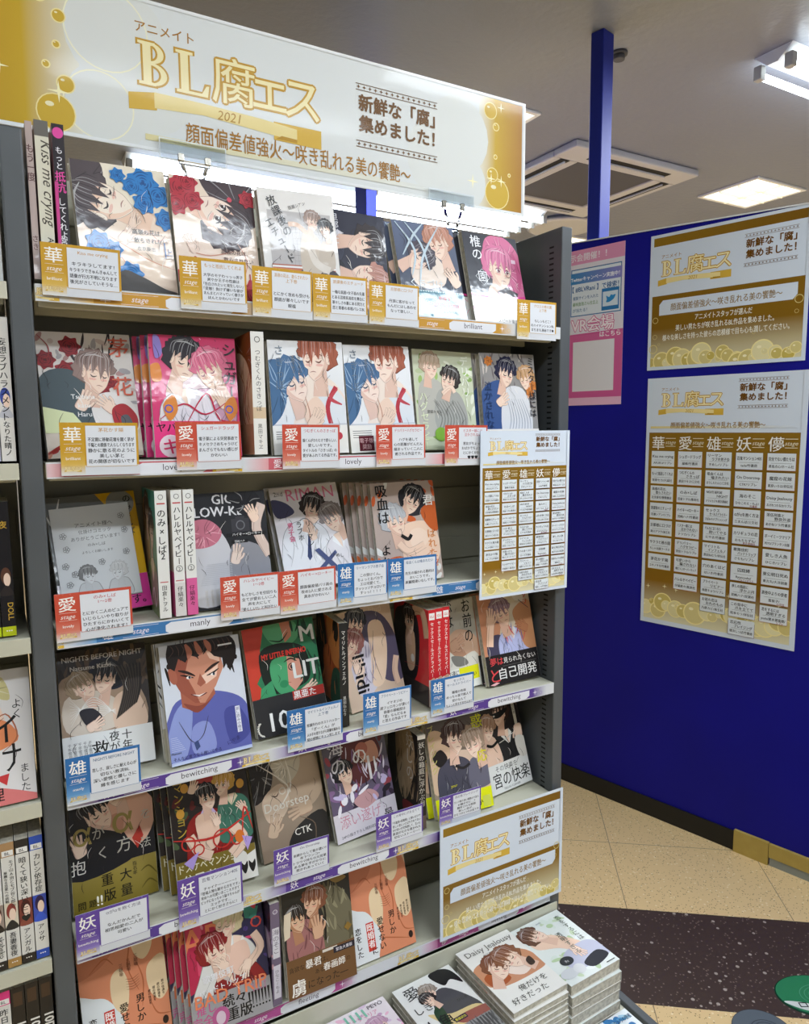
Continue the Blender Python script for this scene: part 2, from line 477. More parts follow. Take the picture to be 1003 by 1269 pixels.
# floor stickers
def floor_sticker(x, y, a, b2, cols, label):
    mb = MB(); A = Art(2*a, 2*b2, None)
    A.E(a, b2, a, b2, cols[0], n=48); A.E(a, b2+.003, a*.955, b2*.94, cols[1], n=48)
    if cols[2]:
        A.B([(a*.1, b2*.75), (a*.5, b2*.35), (a*1.2, b2*.10), (a*1.7, b2*.3), (a*1.1, b2*.42), (a*.55, b2*.7)], cols[2])
        A.R(a*.42, b2*.48, a*.62, b2*.70, '222'); A.R(a*.45, b2*.52, a*.59, b2*.66, cols[2])
    for i in range(4):
        k = .55-.11*i
        for j in range(36):
            t0, t1 = 2*math.pi*j/36, 2*math.pi*(j+1)/36
            A.P([(a*1.15+a*k*math.cos(t0), b2+b2*k*math.sin(t0)), (a*1.15+a*k*math.cos(t1), b2+b2*k*math.sin(t1)), (a*1.15+a*(k-.025)*math.cos(t1), b2+b2*(k-.025)*math.sin(t1)), (a*1.15+a*(k-.025)*math.cos(t0), b2+b2*(k-.025)*math.sin(t0))], cols[3])
    n = 48; top = [(a+a*math.cos(2*math.pi*i/n), b2+b2*math.sin(2*math.pi*i/n), .0006) for i in range(n)]
    mb.face(top, cols[0]); mb.face([(q[0], q[1], .0001) for q in top[::-1]], cols[0])
    for i in range(n):
        q, r = top[i-1], top[i]; mb.face([(q[0], q[1], .0001), (r[0], r[1], .0001), r, q], cols[0])
    mb.art(A, (0, 0, .0006), (1, 0, 0), (0, 1, 0), 1)
    o = mb.build('floor_sticker', M['lamin'])
    o.matrix_world = Matrix.Translation((x, y, FLOOR)) @ Matrix.Rotation(-YAW, 4, 'Z') @ Matrix.Translation((-a, -b2, 0))
    tagit(o, label, 'floor sticker')
floor_sticker(1.585, -.185, .096, .066, ('123a26', '2c7a50', 'c9cdc8', '4c8f6c'), 'green and white oval floor sticker on the dark brown strip, lower right')
floor_sticker(1.378, -.188, .068, .066, ('3c4348', '5a6269', None, '343a40'), 'dark grey oval floor sticker on the beige floor, lower right')

# ------------------------------------------------------------------ bookcases
SH = [.233, 0, -.2358, -.4703, -.7065, -.9234]      # undersides of the shelf fronts
FH = .022
DK = [z+FH for z in SH]
DEP = .15
def bookcase(x0, x1, label, lpost, rpost):
    t = empty('bookcase', Vector((x0, 0, FLOOR)))
    t['label'] = label; t['category'] = 'bookcase'
    I = t.matrix_world.inverted()
    def fix(o): o.parent = t; o.matrix_parent_inverse = I; return o
    for z in SH:
        s = fix(bevelled('shelf', [(x0, x1, .002, DEP, z+FH-.004, z+FH), (x0+.004, x1-.004, .02, .03, z-.004, z+FH-.005), (x0+.004, x1-.004, .10, .11, z-.004, z+FH-.005)], M['shelf'], None, .0012))
        r = bevelled('price_rail', [(x0, x1, -.0005, .0018, z, z+FH)], M['shelf'], None, .0006)
        r.parent = s; r.matrix_parent_inverse = s.matrix_world.inverted() if False else Matrix.Identity(4)
    top = .436
    zz = [top]+[z for z in SH]
    fix(bevelled('back_panel', [(x0, x1, DEP+.001, DEP+.012, FLOOR+.02, top)], M['panel'], None, 0))
    # pressed ribs of the back panel
    fix(bevelled('panel_rib', [(x0+.004, x1-.004, DEP-.0035, DEP+.0005, z+FH+h0, z+FH+h0+.045) for z in SH for h0 in (.012, .115)], M['panel'], None, .0015))
    for (a, c, zt) in (lpost, rpost):
        if a is None: continue
        p = fix(bevelled('upright_post', [(a, c, -.001, DEP+.012, FLOOR, zt)], M['post'], None, .0025))
        for sx in (a, c):
            mb = MB(); z = zt-.035
            while z > SH[5]-.02:
                mb.box(sx-.0004, sx+.0004, .022, .034, z, z+.0032, '050505'); z -= .0105
            s2 = mb.build('slot_column', M['slot'], p)
    return t
bc = bookcase(0, .9, 'dark grey bookcase with cream shelves of face-out comics below the banner', (-.03, -.003, .447), (.9005, .926, .443))
bc2 = bookcase(-.93, -.0315, 'neighbouring bookcase cut off by the left edge', (-.96, -.933, .447), (None, None, 0))

# the step in front with flat piles
t = empty('display_base', Vector((.45, -.1, FLOOR)))
t['label'] = 'low cream and grey display base under the flat comic piles'; t['category'] = 'display base'
def fixb(o): o.parent = t; o.matrix_parent_inverse = t.matrix_world.inverted(); return o
fixb(bevelled('deck', [(-.03, .945, -.44, -.005, -1.075, -1.06)], M['shelf'], None, .002))
fixb(bevelled('edge_trim', [(.945, .962, -.44, -.005, -1.085, -1.05)], M['post'], None, .002))
fixb(bevelled('kick_panel', [(-.03, .955, -.40, -.005, FLOOR, -1.076)], M['post'], None, .002))
fixb(bevelled('riser_plate', [(-.03, .918, -.0048, -.0016, -1.06, -.929)], M['shelf'], None, .001))

# ------------------------------------------------------------------ prints of the fair
GO, GO2, GOL = 'a87414', 'c39526', 'e7c765'
def sparkle(A, x, y, r, c='fff7c8'):
    A.P([(x, y+r), (x+r*.12, y+r*.12), (x+r, y), (x+r*.12, y-r*.12), (x, y-r), (x-r*.12, y-r*.12), (x-r, y), (x-r*.12, y+r*.12)], c)
def diamonds(A, x0, x1, y, h, col='7c5410', n=15):
    A.R(x0, y+h*.5, x1, y+h*.62, col); A.R(x0, y-h*.62, x1, y-h*.5, col)
    for i in range(n):
        x = x0+(x1-x0)*(i+.5)/n; r = h*.42
        A.P([(x, y+r), (x+r*.25, y+r*.25), (x+r, y), (x+r*.25, y-r*.25), (x, y-r), (x-r*.25, y-r*.25), (x-r, y), (x-r*.25, y+r*.25)], col)
def logo(A, x, y, w, ground='eef0ef'):
    """BL fair logo, x..x+w wide, baseline at y"""
    k = w/4.25
    A.T('アニメイト', x-.05*k, y+k*1.10, k*.27, GO, 'l', .01)
    def letters(col, e, edge):
        # B
        A.push(x, y, k)
        def bl(pts): A.P(pts, col)
        s = e
        bl([(-.02-s, -s), (.36+s, -s), (.36+s, .07+s), (.27+s, .08), (.27+s, .84), (.36+s, .85), (.36, .92+s), (-.02-s, .92+s), (-.02-s, .85-s), (.08-s, .84), (.08-s, .08), (-.02-s, .07)])
        for y0, y1, rx in ((.46, .92, .30), (0, .50, .36)):
            cy, ry = (y0+y1)/2, (y1-y0)/2
            out = [(.25+(rx+s)*math.sin(t), cy+(ry+s)*math.cos(t)) for t in [math.pi*i/14 for i in range(15)]]
            inn = [(.25+(rx-.15-s)*math.sin(t), cy+(ry-.07-s)*math.cos(t)) for t in [math.pi*i/14 for i in range(15)]]
            A.P(out+inn[::-1], col)
        ox = .80
        bl([(ox-s, -s), (ox+.72+s, -s), (ox+.76+s, .27+s), (ox+.68-s, .26+s), (ox+.58, .08+s), (ox+.29+s, .08+s), (ox+.29+s, .84), (ox+.40+s, .85), (ox+.40+s, .92+s), (ox-s, .92+s), (ox-s, .85-s), (ox+.10-s, .84), (ox+.10-s, .08), (ox-s, .07)])
        A.pop()
        A.T('腐', x+k*2.14, y+k*.06, k*1.12, col, 'c', edge)
        A.T('ェ', x+k*3.02, y+k*.06, k*1.2, col, 'c', edge); A.T('ス', x+k*3.86, y+k*.03, k*1.12, col, 'c', edge)
    letters(GO2, .035, .045); letters('f6e9b4', -.008, .004)
    # ribbon with the year
    A.push(x-.2*k, y-.62*k, k)
    A.P([(-.05, .05), (.55, .12), (.55, .5), (-.05, .4)], 'd9b142')
    A.P([(3.3, .0), (4.55, -.02), (4.55, .42), (3.3, .42)], 'd9b142')
    A.P([(.5, .16), (1.6, .22), (3.0, .12), (3.9, .06), (3.9, .34), (3.0, .42), (1.6, .48), (.5, .5)], 'efdc98')
    A.P([(3.35, .03), (3.9, .02), (3.9, .10), (3.5, .12)], 'b98c22')
    A.T('2021', 2.2, .20, .30, 'b5862a', 'c', 0, .2)
    A.pop()
def slogan(A, x, y, w, col='6e470c'):
    k = w/5.6
    diamonds(A, x, x+w, y+k*1.65, k*.30, col, 15)
    A.T('新鮮な「腐」', x+w*.5, y+k*.42, k*.98, col, 'c', .03)
    A.T('集めました！', x+w*.5, y-k*.72, k*.98, col, 'c', .03)
    diamonds(A, x, x+w, y-k*1.5, k*.30, col, 15)
SUB = '顔面偏差値強火～咲き乱れる美の饗艶～'
def bubbles(A, x0, x1, y, n, r, seed, ring='f6e7a0'):
    rnd = random.Random(seed)
    for i in range(n):
        q = r*rnd.uniform(.25, 1); x = x0+(x1-x0)*(i+rnd.uniform(0, 1))/n; yy = y+q*rnd.uniform(-.8, .6)
        A.E(x, yy, q, q, mix('c9b356', 'e9e0ae', rnd.random())); A.O(x, yy, q, q*.11, ring); A.E(x-q*.3, yy+q*.35, q*.2, q*.13, 'f8efc6')

# long banner: 1.06 m by .22 m, unit = .1 m
A = Art(10.6, 2.2, 'dfe2e0')
A.G(0, .06, 1.45, 2.14, 'b9861a', 'c9a41c', True); A.G(1.45, .06, 2.2, 2.14, 'c9a41c', 'e3e1d2', True)
A.G(9.45, .06, 9.85, 2.14, 'e3e1d2', 'c9a31e', True); A.G(9.85, .06, 10.52, 2.14, 'c9a31e', 'a9741a', True)
for x, y, r in ((2.75, 1.55, .75), (2.6, .55, .62), (3.1, 1.0, .8), (8.95, 1.3, .72), (9.1, .45, .52), (8.6, .8, .8)):
    A.E(x, y, r, r, 'dfe1dc')
for x, y, r in ((2.6, 1.62, .6), (2.45, .52, .5)): A.O(x, y, r, .02, 'f3efd0', 30)
for x, y, r in ((1.85, .30, .27), (2.0, .72, .13), (1.75, .95, .06), (1.95, 1.65, .1), (1.7, 1.9, .12), (1.9, 1.25, .06), (9.9, .35, .3), (9.78, .70, .14), (9.72, 1.9, .16), (9.86, 1.62, .08), (9.85, 1.05, .05), (10.2, .75, .04)):
    A.E(x, y, r, r, 'd0ab30'); A.O(x, y, r, .018, 'f2e3a0'); A.E(x-r*.3, y+r*.4, r*.22, r*.13, 'f4ebc0')
for x, y, r in ((1.15, .8, .12), (9.75, .62, .12), (10.0, .6, .12), (9.98, 2.0, .1), (1.9, .6, .16), (9.3, .5, .14)): sparkle(A, x, y, r)
logo(A, 3.05, .96, 2.95); slogan(A, 6.75, 1.22, 1.72)
A.G(3.1, .15, 8.6, .24, 'e4d9a2', 'dfe2e0', True)
A.T(SUB, 5.8, .24, .34, GO, 'c', .004, fit=4.15)
A.R(0, 0, 10.6, .05, 'eceeed'); A.R(0, 2.15, 10.6, 2.2, 'eceeed'); A.R(10.54, 0, 10.6, 2.2, 'eceeed')
BANNER = A
BX, BY, BZ = -.133, .146, .499
mb = MB(); mb.box(BX, BX+1.06, BY, BY+.0012, BZ, BZ+.22, 'dfe2e0')
mb.art(A, (BX, BY, BZ), (1, 0, 0), (0, 0, 1), .1)
tagit(mb.build('banner', M['lamin']), 'long white and gold banner held by clear clips above the top shelf', 'banner')

def sign_clip(x0, x1, label):
    t = empty('sign_clip', Vector(((x0+x1)/2, BY, .437)))
    t['label'] = label; t['category'] = 'sign holder'; t['group'] = 'clear sign clips of the banner'
    h = (x1-x0)/2; y0 = -.006
    bevelled('clear_plate', [(-h, h, y0, y0+.0022, .052, .083)], M['clear'], t, .0008)
    bevelled('plate_rim', [(-h, h, y0-.0006, y0-.0002, .0815, .083), (-h, h, y0-.0006, y0-.0002, .052, .0535), (-h, -h+.0015, y0-.0006, y0-.0002, .0535, .0815), (h-.0015, h, y0-.0006, y0-.0002, .0535, .0815)], M['white'], t, 0)
    for s in (-1, 1): bevelled('metal_grip', [(s*.021-.0045, s*.021+.0045, -.013, -.007, .050, .062)], M['steel'], t, .001)
    bevelled('clear_stem', [(-.024, .024, -.012, -.007, .046, .0515), (-.010, .010, -.010, -.004, -.003, .018)], M['clear'], t, .0008,
             [((-.010, -.008, .018), (-.019, -.0095, .046), .0028), ((.010, -.008, .018), (.019, -.0095, .046), .0028), ((-.011, -.008, .010), (.011, -.008, .010), .004)])
    bevelled('clamp_jaw', [(-.011, .011, -.0125, -.0105, -.012, .014)], M['clear'], t, .0005)
sign_clip(.196, .302, 'left clear plastic clip holding the banner over the rose-cover comics')
sign_clip(.692, .797, 'right clear plastic clip holding the banner over the pink-haired comic')

# poster with the announcement: unit = width, h = .89
def announce(h):
    A = Art(1, h, 'd6e0ec')
    m = .022
    A.G(m, h-.075, 1-m, h-.02, '93701a', '7a5610', True)
    logo(A, .085, h-.275, .45); slogan(A, .62, h-.205, .31)
    A.G(m, m, 1-m, h-.40, '84600f', '84600f')
    A.G(m, m, 1-m, .27, 'ddd6b0', '84600f')
    bubbles(A, .02, .98, .06, 26, .075, 4)
    A.R(0, 0, 1, m, 'd6e0ec'); A.R(0, 0, m, h, 'd6e0ec'); A.R(1-m, 0, 1, h, 'd6e0ec')
    for x, y, r in ((.05, .33, .02), (.05, .22, .016), (.95, .36, .025), (.94, .29, .012), (.04, .14, .03), (.08, .17, .008), (.70, .19, .01)): A.O(x, y, r, r*.16, 'e0cf86')
    y = h-.53
    A.P([(.075, y), (.915, y), (.94, y+.03), (.94, y+.098), (.10, y+.098), (.075, y+.07)], 'd6e0ec')
    A.T(SUB, .505, y+.028, .052, '8a6a2c', 'c', .01, fit=.70)
    for i, s in enumerate(('アニメイトスタッフが選んだ', '美しい男たちが咲き乱れるBL作品を集めました。', '様々な美しさを持った彼らの恋模様で目も心も潤してください。')):
        A.T(s, .505, y-.05-i*.058, .043, 'f4f2e4', 'c', .012, fit=(.36, .62, .80)[i])
    return A
# list of titles in five columns: unit = width, h = 1.48
LISTS = [('華', [('Kiss me crying', 'ARUKU/リブレ'), ('もっと抵抗してくれよ', '宮原セカ/大誠社'), ('高嶺の花は、|散らされたい', '左京亜也/徳間書店'), ('放課後のエチュード', '百瀬シアン/リブレ'), ('旦那様に口づけ', '犀川アマウ/海王社'), ('サクラと椎の園', 'ちしゃ/出版ワークス'), ('茅花かす陽', 'ユキノサカ/竹書房')]),
    ('愛', [('シュガードラッグ', '藤峰/竹書房'), ('つむぎくんの|さきっぽ', '黒田マキヱ/三交社'), ('のみ×しば', '田倉トヲル/集英社'), ('ハイキー×ローキー', '羽純ハナ/竹書房'), ('ミスター様には|泣かされない', 'ナツカ/リブレ'), ('デリバリー|ハグセラピー', '宮田トヲル/リブレ'), ('可愛いから|騙されない', '鳩むつこ/オーバーラップ'), ('ハレルヤベイビー', '仔縞楽々/集英社')]),
    ('雄', [('リーマン|ラブホ男子会', 'すめし/リブレ'), ('吸血くんは|噛まれたい', 'まりしたたんじ/三交社'), ('NIGHTS BEFORE|NIGHT', 'ナツメカズキ/東京漫画社'), ('セックス|セールスドライバー', 'さばみそ/パブリッシング'), ('そんなに言うなら|抱いてやる', 'にやま/竹書房'), ('マイリトル|インフェルノ', '黒田ねむり/祥伝社'), ('穴のあくほど', 'はいき/竹書房'), ('プライベート|リビドー', '梅葉キョウ/リブレ'), ('お前の恋は|おれのもの', '乃原カビ/海王社')]),
    ('妖', [('百鬼マンション405', 'tada/竹書房'), ('On Doorstep', 'CTK/リブレ'), ('海のそこ', 'ひなこのえ・もよ/|竹書房'), ('αがαを抱く方法', '三まんば/三交社'), ('カリギュラの恋', 'おもちちずも/|東京漫画社'), ('歌舞伎町|バッドトリップ', 'さちも/リブレ'), ('囚窟縛', 'Ryunosuke/|アルファポリス'), ('妖しの箱庭に|浮かぶ月', '双崎ハナ/双葉社'), ('この背中に|爪を立てて', '松本モリ/祥伝社'), ('恋応性|ブレイジング', '環浜しっぱ/竹書房')]),
    ('儚', [('完全でない僕たちは', '黄島点心/ホーム社'), ('魔窟の花嫁', '夏原いろは/祥伝社'), ('Daisy Jealousy', 'おげれつたなか/リブレ'), ('落伍刑事と|野良外道', 'あかねソラ/竹書房'), ('ボーイミーツマリア', 'PEYO/プランタン出版'), ('愛しき人魚', 'ひじき/リブレ'), ('東公明日死ぬ', '東方丸/大洋図書'), ('真夜中よりの使者', '富坂子/|心交社'), ('恋をするには|透明すぎる', 'yoshi/夏水潤富蔵/|リブレ')])]
def listing(h):
    A = Art(1, h, 'd6e0ec')
    k = .94
    logo(A, .105, h-.19, .40); slogan(A, .60, h-.125, .29)
    A.G(.03, h-.332, .95, h-.318, 'e6d48a', 'd6e0ec', True); A.T(SUB, .47, h-.329, .044, '9a7426', 'c', .01, fit=.60)
    top = h-.36
    A.G(.022, .13, .97, top, '8c6410', '8c6816'); A.G(.022, .03, .97, .30, 'e0dab4', '8c6410')
    bubbles(A, .02, .98, .14, 24, .085, 9)
    for x in (.05, .17, .25, .6, .9): sparkle(A, x, .25+.1*(x % .2), .018)
    A.R(0, 0, 1, .03, 'd6e0ec'); A.R(0, 0, .022, h, 'd6e0ec'); A.R(.97, 0, 1, h, 'd6e0ec')
    for c, (kj, rows) in enumerate(LISTS):
        x = .045+c*.187
        A.T(kj, x+.045, top-.105, .095, 'f6f3ea', 'c', .006)
        A.R(x+.095, top-.040, x+.165, top-.036, 'e9dfba'); A.R(x+.095, top-.092, x+.165, top-.088, 'e9dfba')
        A.T('stage', x+.13, top-.076, .036, 'f0e6c4', 'c', 0, .3)
        for r, (a, b2) in enumerate(rows):
            y = top-.225-r*.1165
            A.R(x-.002, y-.002, x+.162, y+.086, ('d8b03c', 'c96a52', '5a6a78', '7a5a7c', 'b56a5a')[c]); A.R(x, y, x+.16, y+.102, 'dfe6ea')
            ls = a.split('|')
            if len(ls) == 1: A.T(a, x+.08, y+.058, .0255, '1c1c1c', 'c', .02, fit=.145)
            else: A.T(ls[0], x+.012, y+.072, .023, '1c1c1c', 'l', .02, fit=.10); A.T(ls[1], x+.148, y+.048, .023, '1c1c1c', 'r', .02, fit=.11)
            A.R(x+.02, y+.041, x+.14, y+.0428, '777')
            ls = b2.split('|'); A.T(ls[0], x+.08, y+.016, .02, '222', 'c', .02, fit=.14)
            if len(ls) > 1: A.T(ls[1], x+.14, y+.001, .015, '8a2a2a', 'r', .02, fit=.09)
    return A
ANN = announce(.89); LST = listing(1.665)

def sheet(name, A, wd, label, cat, tilt=0, m='lamin', group=None):
    """thin printed sheet; local x right, z up, printed side towards -y, lower left corner at the origin"""
    mb = MB(); h = A.h/A.w*wd
    mb.box(0, wd, 0, .0006, 0, h, 'd6e0ec'); mb.art(A, (0, 0, 0), (1, 0, 0), (0, 0, 1), wd/A.w)
    o = mb.build(name, M[m]); tagit(o, label, cat, group); return o
def at_wall(o, s, z, rz=0): o.matrix_world = WM @ Matrix.Translation((s, -.0012, z)) @ Matrix.Rotation(math.radians(rz), 4, 'Y')
at_wall(sheet('poster', ANN, .488, 'upper landscape gold and white fair poster on the blue partition', 'poster'), .357, .253)
at_wall(sheet('poster', LST, .4985, 'tall gold poster with five columns of titles on the blue partition', 'poster'), .362, -.604)

# pink campaign notice, the coded square left blank
A = Art(1, 2.42, 'e8e2ea')
A.R(0, 2.20, 1, 2.42, 'e79cc0'); A.T('示会開催！！', .36, 2.255, .125, 'f6eef2', 'c', .02, fit=.85)
A.R(.06, 1.40, .955, 2.13, '2e6fa8'); A.R(.075, 1.415, .94, 2.115, 'e4ecf2')
A.G(.03, 1.90, .96, 2.07, '2f86bd', '8a86cc', True)
A.T('Twitterキャンペーン実施中！', .49, 1.945, .075, 'fff', 'c', .02, fit=.86)
A.T('【 #BLVRani 】で検索！', .50, 1.78, .10, '235f9a', 'c', .025, fit=.82)
for i, (s, c) in enumerate((('複製サインを入れた', '2c6a9c'), ('藤咲直哉さん仕立上', '4c8a3c'), ('が当たる！', '2c6a9c'))):
    A.T(s, .10, 1.66-i*.095, .062, c, 'l', .01, fit=.46)
A.R(.62, 1.44, .92, 1.77, '2277b5'); A.R(.64, 1.50, .90, 1.72, 'd9e8f2')
A.B([(.70, 1.56), (.76, 1.56), (.83, 1.60), (.86, 1.66), (.81, 1.655), (.78, 1.665), (.75, 1.63), (.70, 1.655), (.71, 1.60)], '2b8fd0')
A.G(0, .12, 1, 1.12, 'd25a96', 'd8659c')
A.R(.0, .0, 1, .12, 'ecbcd4')
for b, c in ((.06, 'd25a96'), (.02, 'fbf2f6')):
    A.T('VR会場', .46, 1.17, .245, c, 'c', b, fit=.76)
A.P([(.0, 1.10), (1, 1.10), (1, 1.14), (0, 1.12)], 'd25a96')
A.T('はこちら', .78, 1.05, .095, 'fff', 'c', .02, fit=.36)
A.R(.12, .22, .86, 1.0, 'e8e6ea')
at_wall(sheet('notice', A, .2265, 'pink and white notice with blank white square beside the grey bookcase post', 'notice', m='matte'), .036, .145, 0)

o = sheet('list_sign', LST, .2125, 'small gold sheet with columns of titles fixed to the right end of the bookcase', 'sign')
o.scale = (1, 1, .311/.3538); o.location = (.705, -.0128, -.2515)
o = sheet('shelf_sign', announce(.765), .3005, 'landscape gold and white fair sign across the lowest right shelf front', 'sign')
o.location = (.6185, -.0128, -.9015)

# ------------------------------------------------------------------ strips in the price rails
WORD = {'華': ('brilliant', 'c8963c', 'e0b860'), '愛': ('lovely', 'c4606a', 'e0a0a4'), '雄': ('manly', '3f78b0', '6a9fcf'), '妖': ('bewitching', '5a3f92', '8a74b6'), '儚': ('fleeting', 'b0508e', 'd68ab8')}
def strip(row, kj, xs, label):
    word, c1, c2 = WORD[kj]
    A = Art(9, .22, 'd6d9dc')
    for x in xs:
        x *= 10
        A.G(x-1.9, .02, x-1.5, .2, 'd6d9dc', c2, True); A.G(x-1.5, .02, x+.55, .2, c1, c1); A.G(x+.55, .02, x+.9, .2, c1, 'd6d9dc', True)
        A.T(kj, x-1.35, .055, .15, 'f2eef2', 'c'); A.R(x-1.15, .175, x-.65, .180, 'e6dfe6'); A.R(x-1.15, .035, x-.65, .04, 'e6dfe6')
        A.T('stage', x-.9, .075, .11, 'efe6ef', 'c', 0, .3)
        A.P([(x-.55, .045), (x-.5, .02), (x+.38, .02), (x+.46, .07), (x+.46, .18), (x-.47, .18), (x-.55, .14)], 'e2e4ea')
        A.T(word, x-.04, .07, .13, '4a4450', 'c')
        sparkle(A, x+.6, .11, .06, 'f3eef6'); A.O(x+.75, .08, .035, .008, c2); A.O(x+.68, .15, .02, .006, c2)
        logo(A, x-2.35, .075, .42); 
    mb = MB(); z = SH[row]
    mb.box(.001, .8995, -.0018, -.0009, z+.0005, z+.0215, 'd6d9dc'); mb.art(A, (.001, -.0018, z+.0003), (1, 0, 0), (0, 0, 1), .09985)
    tagit(mb.build('shelf_strip', M['lamin']), label, 'shelf label strip', 'paper strips in the price rails')
strip(0, '華', (.22, .70), 'gold strip reading brilliant on the front of the top shelf')
strip(1, '愛', (.17, .46, .78), 'rose strip reading lovely on the second shelf front')
strip(2, '雄', (.20, .76), 'blue strip reading manly on the third shelf front')
strip(3, '妖', (.19, .49, .79), 'purple strip reading bewitching below the blue-shirt man comic')
strip(4, '妖', (.17, .47, .77), 'purple strip reading bewitching above the peach torso comic')
strip(5, '儚', (.02, .36, .77), 'pink strip reading fleeting on the lowest shelf front')

# ------------------------------------------------------------------ shelf cards
CK = {'華': ('brilliant', 'c99a2a', 'd9b458', 'c08a2a'), '愛': ('lovely', 'c8503c', 'd88470', 'b8323c'), '雄': ('manly', '2f6eae', '6aa0d0', '3a5a80'), '妖': ('bewitching', '64489c', '8f7cc0', '55506a')}
def card_art(kj, title, lines, seed):
    word, c1, c2, ct = CK[kj]
    A = Art(1, .765, 'd5d8dd')
    A.R(0, .13, 1, .765, c1)
    A.G(0, .13, .30, .36, c2, c1); A.R(.30, 0, 1, .145, 'd5d8dd'); A.G(0, .0, .30, .16, 'd9dbdc', c2)
    rnd = random.Random(seed)
    for i in range(9): A.O(rnd.uniform(.02, 1), .745+rnd.uniform(-.01, .012), rnd.uniform(.004, .012), .003, c2)
    A.R(0, .135, 1, .14, c2)
    A.T(kj, .155, .50, .24, 'f7f4ee', 'c', .008)
    A.R(.045, .455, .27, .459, 'eee8e0'); A.T('stage', .155, .365, .092, 'f3ece6', 'c', 0, .3); A.R(.045, .335, .27, .339, 'eee8e0')
    A.T(word, .155, .225, .062, 'f5efe8', 'c', .008)
    logo(A, .05, .085, .20)
    A.R(.315, .125, .975, .725, c1); A.R(.32, .13, .97, .72, 'dfe2e8')
    T = title.split('|')
    for i, s in enumerate(T): A.T(s, .645, .635-i*.075, .066, ct, 'c', .008, fit=.56)
    n = len(lines); g = min(.088, .40/n); y = .60-.075*len(T)-(.40-(n-1)*g)/2-.0
    for i, s in enumerate(lines): A.T(s, .645, y-i*g+.01, min(.066, g*.82), '26262a', 'c', .02, fit=.60)
    return A
